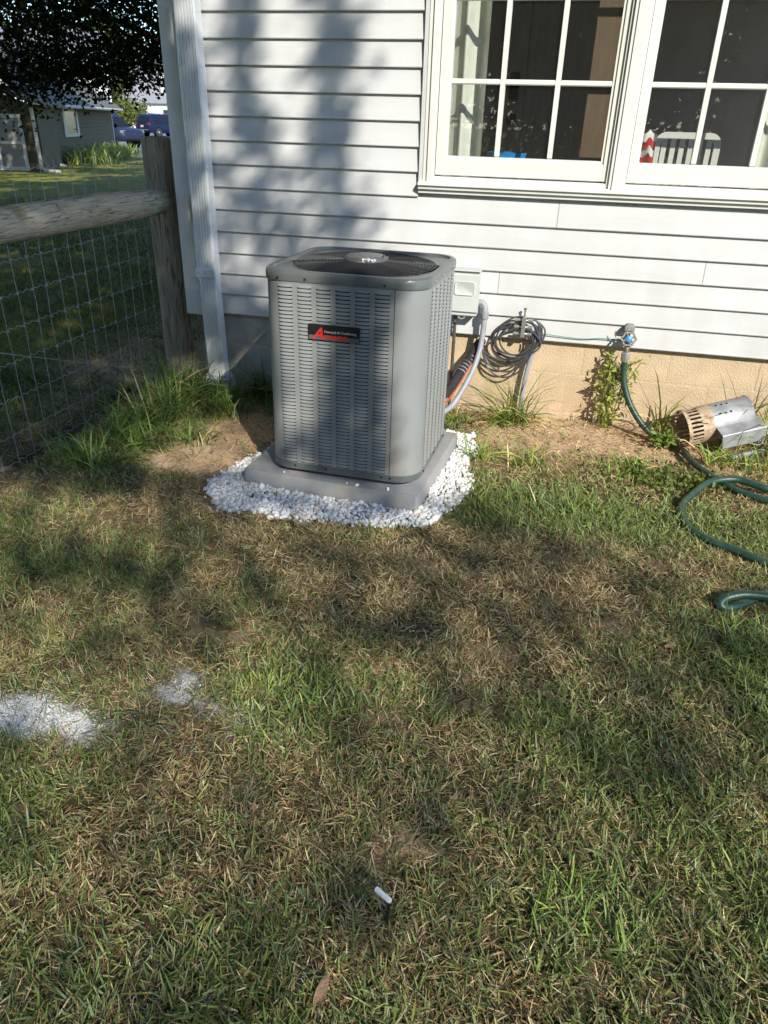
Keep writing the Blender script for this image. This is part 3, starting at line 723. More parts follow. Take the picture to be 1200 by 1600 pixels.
bb_ = empty('bonding_bar', (-.155, -.02, .50), 'small zinc bonding terminal bar with screws at the top of the cable coil', 'terminal')
part('bar', M_chrome, bb_, (-.164, -.146, -.075, -.020, .435, .535), bevel=.004)
for zz in (.452, .485, .518):
    q = MB(); q.lathe((-.20, -.055, zz), (1, 0, 0), [(.008, 0), (.008, .022), (.005, .024), (.005, .06), (.008, .064), (.008, .088)], 10); q.build('clamp', M_chrome, bb_, True)
q = MB(); q.lathe((-.155, -.05, .535), (0, 0, 1), [(.004, 0), (.004, .03), (.007, .031), (.007, .04)], 8); q.build('stud', M_brass, bb_, True)
rp = MB(); rp.tube(smooth_path([(-.085, -.032, .455), (-.095, -.03, .38), (-.115, -.028, .25), (-.125, -.03, .10), (-.118, -.035, -.03)], 5), .0115, 10)
rpe = tag(rp.build('riser_pipe', M_conduit, None, True, (-.11, -.03, 0)), 'thin grey riser pipe coming out of the ground below the cable coil', 'pipe')
gw = MB(); gw.tube(smooth_path([(-.07, -.03, .455), (.02, -.028, .448), (.13, -.026, .444), (.2, -.026, .452), (.27, -.03, .455), (.325, -.04, .45)], 6), .0021, 6)
tag(gw.build('ground_wire', M_greenwire, None, True, (-.07, -.03, .45)), 'thin blue green wire strung along the bottom of the siding to the tap', 'wire')

# ------------------------------------------------------------------ tap and hose
tap = empty('garden_tap', (.34, .02, .46), 'weathered outdoor tap with round handle at the bottom of the siding', 'tap')
q = MB(); q.lathe((.34, .005, .465), (0, -1, 0), [(.028, 0), (.028, .006), (.014, .008), (.014, .045), (.019, .05), (.02, .075), (.012, .082)], 16); q.build('body', M_brass, tap, True)
q = MB(); q.tube(smooth_path([(.34, -.055, .46), (.34, -.075, .448), (.34, -.082, .425), (.34, -.083, .405)], 4), .0135, 12); q.build('spout', M_brass, tap, True)
q = MB(); q.lathe((.34, -.072, .495), (.05, -.6, .8), [(.006, -.02), (.006, .01)], 10); q.build('stem', M_brass, tap, True)
hc = Vector((.34, -.092, .478)); ax = Vector((.05, -1, .25)).normalized()
q = MB(); u = ax.cross(Vector((0, 0, 1))).normalized(); v = ax.cross(u); n = 40
q.loft([[hc + (u * math.cos(t) + v * math.sin(t)) * ((.030 + .0025 * math.cos(6 * t)) + .0055 * math.cos(b_)) + ax * .0055 * math.sin(b_) for b_ in (0, 1.05, 2.1, 3.14, 4.19, 5.24)] for t in [2 * math.pi * i / n for i in range(n + 1)]], caps=False)
for k in range(4):
    a = math.pi / 2 * k + .4; q.tube([hc, hc + (u * math.cos(a) + v * math.sin(a)) * .03], .0045, 6)
q.build('handle', M_brass, tap, True)
q = MB(); q.lathe(hc, ax, [(.016, -.006), (.016, .004), (.012, .007)], 16); q.build('handle_disc', M_blue, tap, True)
q = MB(); q.bev(.318, .362, -.06, -.01, .50, .535, .008); q.build('vacuum_breaker', mat('weathered_grey_cap', (.22, .22, .21), .6, .3, 40, bump=.4), tap)
hose = empty('garden_hose', (.34, -.08, .4), 'dark green garden hose running from the tap and looping across the grass', 'hose')
q = MB(); q.lathe((.34, -.083, .412), (.02, -.05, -1), [(.018, 0), (.0215, .004), (.0215, .026), (.018, .03), (.017, .045)], 12); q.build('coupling', M_chrome, hose, False)
HP = [(.341, -.083, .375), (.343, -.087, .32), (.36, -.098, .25), (.405, -.12, .16), (.48, -.15, .075), (.55, -.175, .035), (.614, -.206, .025), (.655, -.31, .025), (.688, -.43, .025), (.74, -.545, .025), (.824, -.67, .025), (.934, -.742, .027), (1.15, -.80, .025), (1.4, -.80, .025), (1.5, -.72, .025),
      (1.4, -.66, .028), (1.15, -.67, .03), (.947, -.665, .045), (.833, -.612, .05), (.725, -.645, .04), (.649, -.747, .028), (.587, -.874, .025), (.573, -.98, .025), (.590, -1.082, .025), (.653, -1.155, .025), (.733, -1.205, .025), (.827, -1.27, .025), (1.1, -1.38, .025), (1.3, -1.52, .025), (1.15, -1.62, .03),
      (.95, -1.60, .04), (.82, -1.555, .055), (.71, -1.548, .055), (.645, -1.565, .045), (.620, -1.585, .03), (.640, -1.588, .018), (.70, -1.545, .016), (.80, -1.45, .018), (.95, -1.34, .02), (1.2, -1.2, .02), (1.5, -1.15, .02)]
HP = [(a, c, max(z, gh(np.array(a), np.array(c)) + .012) if z < .06 else z) for a, c, z in HP]
q = MB(); q.tube(smooth_path(HP, 7), .0148, 12); q.build('tube', M_hose, hose, True)
q = MB(); q.tube(smooth_path([(.607, -.195, .029), (.63, -.245, .029), (.66, -.325, .028)], 4), .0168, 12); q.build('repair_sleeve', M_black, hose, True)

# ------------------------------------------------------------------ chimney starter lying by the wall
cs = empty('chimney_starter', (.80, -.14, .03), 'charcoal chimney starter of tarnished steel lying on its side by the wall', 'chimney starter')
A0 = Vector((.645, -.19, .100)); AX = Vector((.28, .085, .075)).normalized(); CL, CR = .305, .086
u = AX.cross(Vector((0, 0, 1))).normalized(); v = u.cross(AX); u = -u     # u towards the wall, v up
def ring(h, r, n=40): return [A0 + AX * h + (u * math.cos(2 * math.pi * k / n) + v * math.sin(2 * math.pi * k / n)) * r for k in range(n)]
q = MB(); q.loft([ring(h, r) for h, r in ((.120, CR), (.2, CR), (CL, CR + .001), (CL + .003, CR + .003), (CL, CR - .002), (.120, CR - .002), (.120, CR))], caps=False); q.build('drum', M_steel, cs, True)
q = MB(); q.loft([ring(h, r) for h, r in ((.068, CR + .001), (.122, CR + .0012), (.122, CR - .002), (.068, CR - .0015), (.068, CR + .001))], caps=False)
q.loft([ring(h, r) for h, r in ((0, CR + .003), (.016, CR + .003), (.016, CR - .002), (0, CR - .003), (0, CR + .003))], caps=False); q.build('vent_band', M_rust, cs, True)
nb = 26
for k in range(nb):
    a = 2 * math.pi * k / nb; d = u * math.cos(a) + v * math.sin(a); tdir = -u * math.sin(a) + v * math.cos(a)
    rot = Matrix((tdir, d, AX)).transposed()
    q = MB(); q.box(A0 + AX * .042 + d * CR, (.0105, .0018, .055), rot); q.build('bar', M_rust, cs)
q = MB(); q.lathe(A0 + AX * .14, AX, [(CR - .003, 0), (.001, .003)], 32); q.build('grate', M_slot, cs, True)
for h0 in (.155, .180, .205):
    for a in (2.35, 1.75):
        d = u * math.cos(a) * 1 + v * math.sin(a); q = MB(); q.lathe(A0 + AX * h0 + d * (CR - .001), d, [(.0052, 0), (.0052, .0025)], 10); q.build('hole', M_slot, cs)
# heat shield plate with bent flange, on the viewer's side
def cp(h, uu, vv): return A0 + AX * h + u * uu + v * vv
q = MB(); prof = [(-.075, .010), (-.150, -.008), (-.152, -.012), (-.136, -.082), (-.133, -.082), (-.147, -.013), (-.075, .006)]
q.loft([[cp(.125, a, c) for a, c in prof], [cp(.325, a, c) for a, c in prof]]); q.build('heat_shield', M_steel, cs)
q = MB(); q.tube(smooth_path([cp(.31, -.085, -.02), cp(.325, -.12, -.075), cp(.30, -.14, -.10), cp(.26, -.12, -.09)], 5), .0035, 6); q.build('handle_wire', M_conduit, cs)
sc = MB(); sc.tube(smooth_path([(.86, -.30, .02), (.92, -.27, .035), (.99, -.215, .035), (1.03, -.16, .02)], 5), .011, 8, jit=.1)
tag(sc.build('pipe_offcut', M_conduit, None, True, (.95, -.24, 0)), 'short bent grey pipe offcut in the weeds below the chimney starter', 'pipe')

# ------------------------------------------------------------------ fence
fen = empty('fence', (-2.1, .1, 0), 'weathered wooden fence with round rail and woven wire mesh', 'fence')
def post(x_, y_, h, lean):
    q = MB(); loops = []; n = 18
    for i in range(15):
        t = i / 14; z = -.05 + (h + .05) * t; r_ = .080 - .004 * t
        loops.append([(x_ + lean * t + r_ * (1.02 + .05 * math.cos(4 * a) + .03 * math.sin(3 * a + 4 * t) + random.uniform(-.012, .012)) * math.cos(a), y_ + r_ * (1 + .05 * math.cos(4 * a) + random.uniform(-.012, .012)) * math.sin(a), z) for a in [2 * math.pi * k / n for k in range(n)]])
    last = loops[-1]; cx = x_ + lean; loops.append([(cx + (a - cx) * .93, y_ + (c - y_) * .93, z + .008) for a, c, z in last])
    q.loft(loops); return q.build('post', M_wood, fen, True)
post(-2.098, .10, 1.245, -.006); post(-2.12, -2.55, 1.25, 0)
q = MB(); P = []; rr = []
for i in range(24):
    t = i / 23; P.append((-2.085 - .035 * t + .008 * math.sin(9 * t), .075 - 2.6 * t, .958 + .008 * math.sin(5 * t) - .002)); rr.append((.052 if i == 0 else .060 if i == 1 else .064 + .004 * math.sin(7 * t)) + .006 * t)
q.tube(P, rr, 20, jit=.018); q.build('rail', M_rail, fen, True)
kn = MB(); kn.lathe((-2.045, -.86, 1.005), (.75, 0, .66), [(.018, 0), (.012, .004), (.004, .005)], 12); kn.build('knot', M_wood, fen, True)
XF = -2.165
for i, zz in enumerate((1.15, .985, .822, .69, .557, .424, .282, .14, .03)):
    P = []; yy = .02
    while yy > -2.6:
        s_ = 1 if len(P) % 2 else -1
        P.append((XF + random.uniform(-.002, .002), yy, zz + .0045 * s_ + .006 * math.sin(yy * 3 + i) + random.uniform(-.002, .002))); yy -= .0238
    q = MB(); q.tube(P, .0015, 5); q.build('line_wire', M_fwire, fen)
yy = -.015; k = 0
while yy > -2.5:
    P = [(XF + .003 + random.uniform(-.002, .002), yy + .006 * math.sin(k * 1.7 + z * 4) + random.uniform(-.003, .003) + (.012 * (z - .9) if z > 1 else 0), z) for z in np.linspace(.0, 1.19 + random.uniform(-.02, .015), 14)]
    q = MB(); q.tube(P, .0013, 5); q.build('stay_wire', M_fwire, fen)
    for zz in (.822, .69, .557, .424):
        kq = MB(); kq.box((XF + .002, yy, zz), (.008, .007, .009)); kq.build('wire_knot', M_fwire, fen)
    yy -= .0955; k += 1
q = MB(); q.tube([(XF + .004, -1.9, .66), (XF + .004, -1.27, .50), (XF + .004, -.47, .215), (XF + .004, -.1, .1)], .0018, 5); q.build('brace_wire', M_fwire, fen)

# ------------------------------------------------------------------ gravel round the pad
def ico():
    t = (1 + 5 ** .5) / 2
    v = np.array([(-1, t, 0), (1, t, 0), (-1, -t, 0), (1, -t, 0), (0, -1, t), (0, 1, t), (0, -1, -t), (0, 1, -t), (t, 0, -1), (t, 0, 1), (-t, 0, -1), (-t, 0, 1)], float)
    f = np.array([(0, 11, 5), (0, 5, 1), (0, 1, 7), (0, 7, 10), (0, 10, 11), (1, 5, 9), (5, 11, 4), (11, 10, 2), (10, 7, 6), (7, 1, 8), (3, 9, 4), (3, 4, 2), (3, 2, 6), (3, 6, 8), (3, 8, 9), (4, 9, 5), (2, 4, 11), (6, 2, 10), (8, 6, 7), (9, 8, 1)])
    return v / np.linalg.norm(v, axis=1)[:, None], f
IV, IF = ico()
def rand_rot(n):
    q_ = rng.normal(size=(n, 4)); q_ /= np.linalg.norm(q_, axis=1)[:, None]; w_, a, b_, c = q_.T
    return np.stack([np.stack([1 - 2 * (b_ * b_ + c * c), 2 * (a * b_ - c * w_), 2 * (a * c + b_ * w_)], 1), np.stack([2 * (a * b_ + c * w_), 1 - 2 * (a * a + c * c), 2 * (b_ * c - a * w_)], 1), np.stack([2 * (a * c - b_ * w_), 2 * (b_ * c + a * w_), 1 - 2 * (a * a + b_ * b_)], 1)], 1)
def stones(P, size):
    n = len(P); Rm = rand_rot(n)
    sh = IV[None] * (1 + rng.uniform(-.30, .22, (n, 12, 1))) * (size[:, None] * rng.uniform(.55, 1.15, (n, 3)))[:, None, :]
    V = np.einsum('nij,nkj->nki', Rm, sh) + P[:, None, :]
    F = (IF[None] + (np.arange(n) * 12)[:, None, None]).reshape(-1, 3)
    return V.reshape(-1, 3), F
gpoly = np.array([(-1.33, -1.20), (-1.21, -1.36), (-1.03, -1.385), (-.80, -1.37), (-.62, -1.365), (-.45, -1.32), (-.345, -1.24), (-.285, -1.02), (-.28, -.86), (-.315, -.70), (-.29, -.55), (-.335, -.40), (-.40, -.33), (-.9, -.32), (-1.12, -.35), (-1.19, -.50), (-1.20, -.75), (-1.27, -.95)])
gpoly = np.array([(p.x, p.y) for p in smooth_path([(a, c, 0) for a, c in gpoly] + [(gpoly[0][0], gpoly[0][1], 0)], 5)])
def inpoly(px, py, P):
    r_ = np.zeros(len(px), bool); j = len(P) - 1
    for i in range(len(P)):
        a, c = P[i]; d, e = P[j]
        r_ ^= ((c > py) != (e > py)) & (px < (d - a) * (py - c) / (e - c + 1e-12) + a); j = i
    return r_
c_ = rng.uniform((-1.42, -1.46), (-.18, -.26), (26000, 2))
jx = c_[:, 0] + .05 * (fbm(c_[:, 0], c_[:, 1], 12) - .5); jy = c_[:, 1] + .05 * (fbm(c_[:, 0] + 7, c_[:, 1], 12) - .5)
ok = inpoly(jx, jy, gpoly) | (inpoly((jx + .77) * .965 - .77, (jy + .84) * .965 - .84, gpoly) & (rng.random(len(jx)) < .12))
loc_ = np.array([pr_.transposed() @ (Vector((a, c, 0)) - pc) for a, c in c_])
ok &= ~((np.abs(loc_[:, 0]) < .372) & (np.abs(loc_[:, 1]) < .36))
c_ = c_[ok][:7200]
dpad = np.maximum(np.abs(loc_[ok][:7200, 0]) - .372, np.abs(loc_[ok][:7200, 1]) - .36)
sz = rng.uniform(.0045, .0125, len(c_)) * np.where(rng.random(len(c_)) < .14, 1.5, 1)
zz = gh(c_[:, 0], c_[:, 1]) + .002 + .008 * np.exp(-dpad / .10) * rng.random(len(c_)) ** .5 + rng.uniform(0, .014, len(c_))
Vs, Fs = stones(np.column_stack([c_, zz]), sz)
M_gravel = attr_mat('mixed_white_stone', .85, 0, .3)
scol = np.array([.74, .74, .72]) * rng.uniform(.72, 1.08, (len(c_), 1)) * np.where(rng.random((len(c_), 1)) < .10, np.array([[.85, .76, .64]]), np.array([[1, 1, 1]]))
grav = tag(link('gravel', np_mesh('gravel', Vs, None, Fs, M_gravel, np.repeat(scol, 12, 0))), 'bed of small white crushed stones round the equipment pad', 'gravel', kind='stuff')
for (lx, ly, s_, lab) in ((-.20, -.335, .006, 'tiny white pebble near the left front of the grey pad'), (.075, -.342, .007, 'small white pebble lying at the middle of the pad front'), (.12, -.348, .010, 'largest white pebble lying on the grey pad'), (.245, -.338, .010, 'white pebble near the right front corner of the pad')):
    p = pc + pr_ @ Vector((lx, ly, 0)); V1, F1 = stones(np.zeros((1, 3)), np.array([s_]))
    tag(link('pebble', np_mesh('pebble', V1, None, F1, M_stone), None, (p.x, p.y, .075 + s_ * .5)), lab, 'pebble', 'pebbles on the pad')

# ------------------------------------------------------------------ grass
def blades(bx, by, bz, L, Wd, head, lean, curl, col, tipmul=1.15, roll=.5):
    """vectorised curved blades: 7 vertices, two quads and a tip each"""
    n = len(bx); dx, dy = np.cos(head), np.sin(head); ro = rng.normal(0, roll, n); sx_, sy_, sz_ = -dy * np.cos(ro), dx * np.cos(ro), np.sin(ro)
    V = np.zeros((n, 7, 3)); C_ = np.zeros((n, 7, 3))
    for k, t in enumerate((0, .4, .75, 1.0)):
        ang = lean + curl * t * t                  # angle from vertical grows along the blade
        hz = L * t * np.sin(lean + curl * t * .5); vt = L * t * np.cos(lean + curl * t * .5)
        cx, cy, cz = bx + dx * hz, by + dy * hz, bz + vt
        ww = Wd * (1, .95, .62, 0)[k] * .5
        if k < 3:
            V[:, 2 * k] = np.stack([cx - sx_ * ww, cy - sy_ * ww, cz - sz_ * ww], 1); V[:, 2 * k + 1] = np.stack([cx + sx_ * ww, cy + sy_ * ww, cz + sz_ * ww], 1)
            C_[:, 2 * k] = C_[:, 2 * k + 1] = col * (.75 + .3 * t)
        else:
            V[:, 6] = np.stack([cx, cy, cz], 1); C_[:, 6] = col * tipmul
    i0 = (np.arange(n) * 7)[:, None]
    F4 = np.concatenate([i0 + np.array([[0, 1, 3, 2]]), i0 + np.array([[2, 3, 5, 4]])]); F3 = i0 + np.array([[4, 5, 6]])
    return V.reshape(-1, 3), F4, F3, C_.reshape(-1, 3)
DRY = np.array([[.56, .44, .21], [.38, .26, .12], [.66, .55, .31], [.22, .145, .07]]); GRN = np.array([[.19, .26, .06], [.12, .18, .05], [.27, .31, .08], [.23, .27, .13]])
def lawn_field(n, x0, x1, y0, y1, Lr, Wr, keep=None):
    px = rng.uniform(x0, x1, n); py = rng.uniform(y0, y1, n)
    b_ = bare(px, py); cl_ = fbm(px + 70, py + 20, 14, 2)
    k = rng.random(n) > np.clip(b_ * .93, 0, .96); k &= rng.random(n) < .35 + 1.2 * sstep(.3, .6, cl_)
    k &= ~(inpoly(px, py, gpoly) & (rng.random(n) > .0)); k &= (py < .012) | (px < -2.2)
    k &= rng.random(n) > .85 * sstep(.2, .8, chalk(px, py))
    k &= ~((px > -1.86) & (px < -1.71) & (py > -.12))
    if keep is not None: k &= keep(px, py)
    px, py = px[k], py[k]; n = len(px)
    gr = green(px, py); isg = rng.random(n) < np.clip(gr, .05, .92)
    col = np.where(isg[:, None], GRN[rng.integers(0, 4, n)], DRY[rng.integers(0, 4, n)]) * rng.uniform(.6, 1.5, (n, 1))
    lush = gr * isg
    ck = chalk(px + .015, py)[:, None] * rng.random((n, 1)); col = col * (1 - .7 * ck) + np.array([.5, .5, .48]) * .7 * ck
    L = rng.uniform(*Lr, n) * (.8 + .45 * lush); Wd = rng.uniform(*Wr, n) * np.where(isg, 1.15, .8)
    lean = np.where(isg, rng.uniform(.5, 1.40, n), rng.uniform(.8, 1.5, n)); curl = rng.uniform(-.6, .9, n)
    over = np.clip(lean + curl - 1.62, 0, 9); curl = curl - over
    # swirl direction field so that neighbours lie roughly alike
    head = 2 * math.pi * fbm(px + 2, py + 90, 5, 2) * 2 + rng.normal(0, 1.9, n)
    return blades(px, py, gh(px, py) - .002 + rng.uniform(0, .006, n), L, Wd, head, lean, curl, col, roll=.75)
def join(parts):
    V = []; A = []; B = []; C_ = []; o = 0
    for v_, f4, f3, c__ in parts: V.append(v_); A.append(f4 + o); B.append(f3 + o); C_.append(c__); o += len(v_)
    return np.concatenate(V), np.concatenate(A), np.concatenate(B), np.concatenate(C_)
vis = lambda a, c: (a > -1.1 + (c + 3.3) * -.62 - .55) & (a < .55 + (c + 3.3) * .5 + .5)
P1 = lawn_field(190000, -1.9, 1.6, -3.35, -2.2, (.018, .054), (.0017, .0042), vis)
P2 = lawn_field(160000, -2.12, 1.8, -2.2, -1.1, (.020, .055), (.0018, .0043), vis)
P3 = lawn_field(100000, -2.12, 2.0, -1.1, .01, (.022, .060), (.0026, .0052), vis)
n = 75000; px = rng.uniform(-2.05, 1.7, n); py = -.05 - 3.25 * rng.random(n) ** .8; kk = vis(px, py) & ~inpoly(px, py, gpoly) & (rng.random(n) > .75 * bare(px, py)) & (rng.random(n) > .9 * chalk(px, py)); px, py = px[kk], py[kk]; n = len(px)
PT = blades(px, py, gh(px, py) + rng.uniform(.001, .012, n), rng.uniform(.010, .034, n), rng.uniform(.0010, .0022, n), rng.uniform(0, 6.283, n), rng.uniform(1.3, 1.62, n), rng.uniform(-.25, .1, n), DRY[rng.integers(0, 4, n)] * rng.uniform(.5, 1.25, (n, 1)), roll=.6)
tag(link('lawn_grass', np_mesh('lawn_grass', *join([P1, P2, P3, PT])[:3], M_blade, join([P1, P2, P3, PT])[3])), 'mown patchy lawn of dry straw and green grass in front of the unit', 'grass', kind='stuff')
vis2 = lambda a, c: (a < -2.2) & (a > -.95 * (c + 3.7) - .4) & (a < -.50 * (c + 3.7) + .3)
P4 = lawn_field(75000, -5.2, -2.2, -1.6, 3.5, (.04, .09), (.003, .006), vis2)
P5 = lawn_field(80000, -11.5, -3.5, 3.5, 10.5, (.05, .10), (.006, .011), vis2)
P4 = join([P4, P5]); P4 = (*P4[:3], P4[3] * np.array([.62, .68, .6]))  # blade colours darkened to stand in for the deep shade beyond the fence
tag(link('neighbour_grass', np_mesh('neighbour_grass', *P4[:3], M_blade, P4[3])), 'green grass coloured for deep shade on the far side of the wire fence', 'grass', kind='stuff')

def tuft(name, cx, cy, n, h, spread, label, group, cat='grass', wr=(.004, .009), dry=.08, lean=(.05, .75), curl=(.3, 1.7), tint=(1, 1, 1)):
    bx = cx + np.clip(rng.normal(0, spread, n), -1.5 * spread, 1.5 * spread); by = cy + np.clip(rng.normal(0, spread * .6, n), -.9 * spread, .9 * spread)
    by = np.minimum(by, -.015) if cy < 0 else by
    L = h * rng.uniform(.45, 1.1, n); col = np.where(rng.random((n, 1)) < dry, DRY[rng.integers(0, 4, n)], GRN[rng.integers(0, 4, n)] * np.array([.75, .95, .7])) * rng.uniform(.75, 1.25, (n, 1)) * np.array(tint)
    head = rng.uniform(0, 2 * math.pi, n)
    # those by the wall lean away from it
    near = by > -.25; head = np.where(near, rng.uniform(math.pi + .1, 2 * math.pi - .1, n), head)
    v_, f4, f3, c__ = blades(bx - cx, by - cy, gh(bx, by) - .005, L, rng.uniform(*wr, n), head, rng.uniform(*lean, n), rng.uniform(*curl, n), col)
    o = link(name, np_mesh(name, v_, f4, f3, M_blade, c__), None, (cx, cy, 0)); return tag(o, label, cat, group)
G1 = 'long grass tufts along the fence and wall'
for a in ((-1.92, -.22, 150, .34, .07, 'tall dark grass tuft in the corner by the fence post'), (-1.90, -.42, 170, .36, .075, 'biggest bushy green grass tuft beside the wire fence'), (-1.72, -.22, 140, .28, .07, 'green grass tuft in front of the downspout foot'),
          (-1.88, -.68, 150, .30, .08, 'broad-bladed grass tuft at the middle of the fence foot'), (-1.84, -.92, 130, .24, .08, 'lower grass tuft spilling from the fence onto the bare soil'), (-1.92, -1.15, 110, .2, .08, 'short grass tuft at the near end of the fence'),
          (-1.64, -.42, 110, .2, .07, 'small grass tuft at the edge of the left bare soil'), (-1.52, -.07, 90, .28, .05, 'upright grass tuft against the block wall right of the downspout'), (-1.34, -.06, 120, .30, .06, 'tall grass tuft by the wall just left of the unit'), (-1.62, -.78, 70, .14, .07, 'thin grass tuft on the bare soil left of the stones')):
    tuft('grass_tuft', *a, G1)
G2 = 'weeds along the sunny foundation'
for a in ((-.13, -.07, 80, .36, .04, 'long arching grass blades around the riser pipe'), (-.20, -.12, 90, .12, .07, 'low green grass at the foot of the riser pipe'), (-.44, -.16, 40, .13, .05, 'small weeds beside the line behind the unit'),
          (.57, -.06, 22, .42, .025, 'few tall thin grass stems left of the chimney starter'), (.98, -.05, 70, .46, .07, 'tall arching grass behind the chimney starter'), (1.12, -.12, 70, .3, .08, 'dense grass right of the chimney starter'),
          (.82, -.33, 60, .14, .06, 'leafy weeds in front of the chimney starter'), (1.02, -.36, 90, .16, .09, 'straggly grass around the grey pipe offcut'), (.42, -.55, 60, .1, .09, 'green grass patch left of the hose on bare soil'), (-.27, -.60, 26, .22, .03, 'trailing grass blades beside the right edge of the stones'), (-.05, -.62, 40, .16, .05, 'low flattened grass on the bare soil near the unit')):
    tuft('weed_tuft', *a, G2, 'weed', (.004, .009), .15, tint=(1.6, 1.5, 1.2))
for a in ((.22, -1.04, 200, .11, .13, 'bright lush green grass clump in the sun'), (.02, -.98, 80, .10, .10, 'green grass clump left of the lush sunny clump'), (.80, -1.78, 160, .12, .12, 'bright green clump below the lowest hose loop'), (.22, -2.74, 110, .085, .08, 'dark green broad-bladed clump in the lower lawn'), (-.5, -2.32, 150, .075, .08, 'light green clump right of the pale powder patches')):
    tuft('grass_clump', *a, 'green clumps in the lawn', 'grass', (.0025, .0045), .12, (.3, 1.2), (.1, .7), (1.2, 1.2, 1.1))

c_ = np.concatenate([rng.normal((-1.16, -2.56), (.12, .06), (2600, 2)), rng.normal((-.85, -2.36), (.06, .08), (1100, 2)), rng.normal((-1.0, -2.45), (.2, .1), (900, 2))])
c_ = c_[rng.random(len(c_)) < .15 + chalk(c_[:, 0], c_[:, 1])]
Vs, Fs = stones(np.column_stack([c_, gh(c_[:, 0], c_[:, 1]) + .003 + rng.uniform(0, .012, len(c_))]), rng.uniform(.0006, .0017, len(c_)) * np.where(rng.random(len(c_)) < .02, 2.5, 1))
tag(link('spilled_powder', np_mesh('spilled_powder', Vs, None, Fs, M_stone)), 'spilled white stone dust and crumbs on the left of the lawn', 'powder', kind='stuff')
# leafy weed climbing by the tap
def leaves(P, size, col, droop=.3, ratio=.5):
    """rhombic leaves: 4 vertices, 2 triangles folded along the midrib"""
    n = len(P); Rm = rand_rot(n); a = size[:, None]
    loc4 = np.stack([np.zeros((n, 3)), np.concatenate([.45 * a, ratio * .5 * a, .10 * a], 1), np.concatenate([a, 0 * a, 0 * a], 1), np.concatenate([.45 * a, -ratio * .5 * a, .10 * a], 1)], 1)
    V = np.einsum('nij,nkj->nki', Rm, loc4) + P[:, None, :]
    i0 = (np.arange(n) * 4)[:, None]
    F = np.concatenate([i0 + np.array([[0, 1, 2]]), i0 + np.array([[0, 2, 3]])])
    return V.reshape(-1, 3), F, np.repeat(col, 4, 0)
def leaf_obj(name, P, size, col, parent=None, loc=None, ratio=.5, M=M_leaf):
    v_, f_, c__ = leaves(P, size, col, ratio=ratio)
    return link(name, np_mesh(name, v_, None, f_, M, c__), parent, loc)
weed = empty('leafy_weed', (.32, -.06, 0), 'leafy green weed climbing the foundation under the tap', 'weed')
q = MB(); tips = []
for i in range(9):
    a = random.uniform(-.055, .05); P = smooth_path([(.30 + a * .3, -.04, 0), (.31 + a * .8, -.07, .12), (.32 + a * 1.1, -.06, .22 + .05 * i / 4), (.33 + a * 1.3 + .03 * (i == 3), -.05, random.uniform(.22, .43))], 5); q.tube(P, .0022, 5); tips += P[3:]
q.build('stem', mat('weed_stem', (.10, .13, .04), .7, .2), weed)
tp = np.array([t[:] for t in tips]); k = rng.integers(0, len(tp), 330); lp = tp[k] + rng.normal(0, 1, (330, 3)) * np.array([.020, .014, .028]); lp[:, 1] = np.minimum(lp[:, 1], -.02)
lp = lp[(lp[:, 2] > .01) & ~((np.abs(lp[:, 0] - .34) < .03) & (lp[:, 2] > .36))]
leaf_obj('leaves', lp - np.array([.32, -.06, 0]), rng.uniform(.022, .052, len(lp)), np.array([.34, .40, .07]) * rng.uniform(.6, 1.3, (len(lp), 1)), weed, ratio=.34)
w2 = empty('leafy_weed', (.60, -.23, 0), 'small bright leafy weed growing beside the black hose sleeve', 'weed')
q = MB(); 
for i in range(6): q.tube([(.585, -.20, 0), (.585 + random.uniform(-.05, .03), -.22, .06), (.58 + random.uniform(-.08, .05), -.24, random.uniform(.05, .1))], .002, 5)
q.build('stem', MATS['weed_stem'], w2)
lp = rng.normal(0, 1, (110, 3)) * np.array([.04, .025, .022]) + np.array([-.03, .0, .06]); leaf_obj('leaves', lp, rng.uniform(.02, .04, 110), np.array([.17, .25, .04]) * rng.uniform(.7, 1.2, (110, 1)), w2)
lp = rng.normal(0, 1, (900, 3)) * np.array([.14, .09, .010]) + np.array([.55, -.62, .022])
tag(leaf_obj('clover_patch', lp - np.array([.55, -.62, 0]), rng.uniform(.012, .026, 900), np.array([.14, .19, .04]) * rng.uniform(.6, 1.3, (900, 1)), None, (.55, -.62, 0), .8), 'low clover patch inside the upper hose loop', 'clover', kind='stuff')

# stub stake, dead leaves
stk = empty('marker_stake', (-.172, -2.85, 0), 'small white capped black stake standing in the lower lawn', 'stake')
q = MB(); q.tube([(-.166, -2.86, -.01), (-.163, -2.85, .03), (-.162, -2.845, .055)], [.0035, .0035, .003], 8); q.build('stake', M_black, stk, True)
q = MB(); d = Vector((.030, -.014, -.004)).normalized(); q.lathe(Vector((-.193, -2.832, .060)), d, [(.0045, 0), (.0055, .001), (.0055, .034), (.0045, .036), (.003, .038)], 14); q.build('cap', M_white, stk, True)
def deadleaf(name, x_, y_, L, W_, rz, label):
    q = MB(); r3 = Matrix.Rotation(rz, 3, 'Z'); n = 7; A = []; B = []; Cc = []
    for i in range(n):
        t = i / (n - 1); ww = W_ * math.sin(math.pi * (.08 + .84 * t)) ** .8 * .5
        A.append(r3 @ Vector((t * L, -ww, .006 * random.random()))); B.append(r3 @ Vector((t * L, 0, -.004 + .01 * t))); Cc.append(r3 @ Vector((t * L, ww, .008 * random.random())))
    q.loft([A, B, Cc], caps=False, closed=False); o = q.build(name, mat('dead_leaf', (.30, .19, .11), .85, .25, 60, bump=.4), None, True); o.location = (x_, y_, float(gh(np.array(x_), np.array(y_))) + .022); return tag(o, label, 'leaf', 'dead leaves on the lawn')
deadleaf('dead_leaf', -.243, -3.05, .06, .020, 1.5, 'long brown dead leaf near the bottom edge of the lawn')
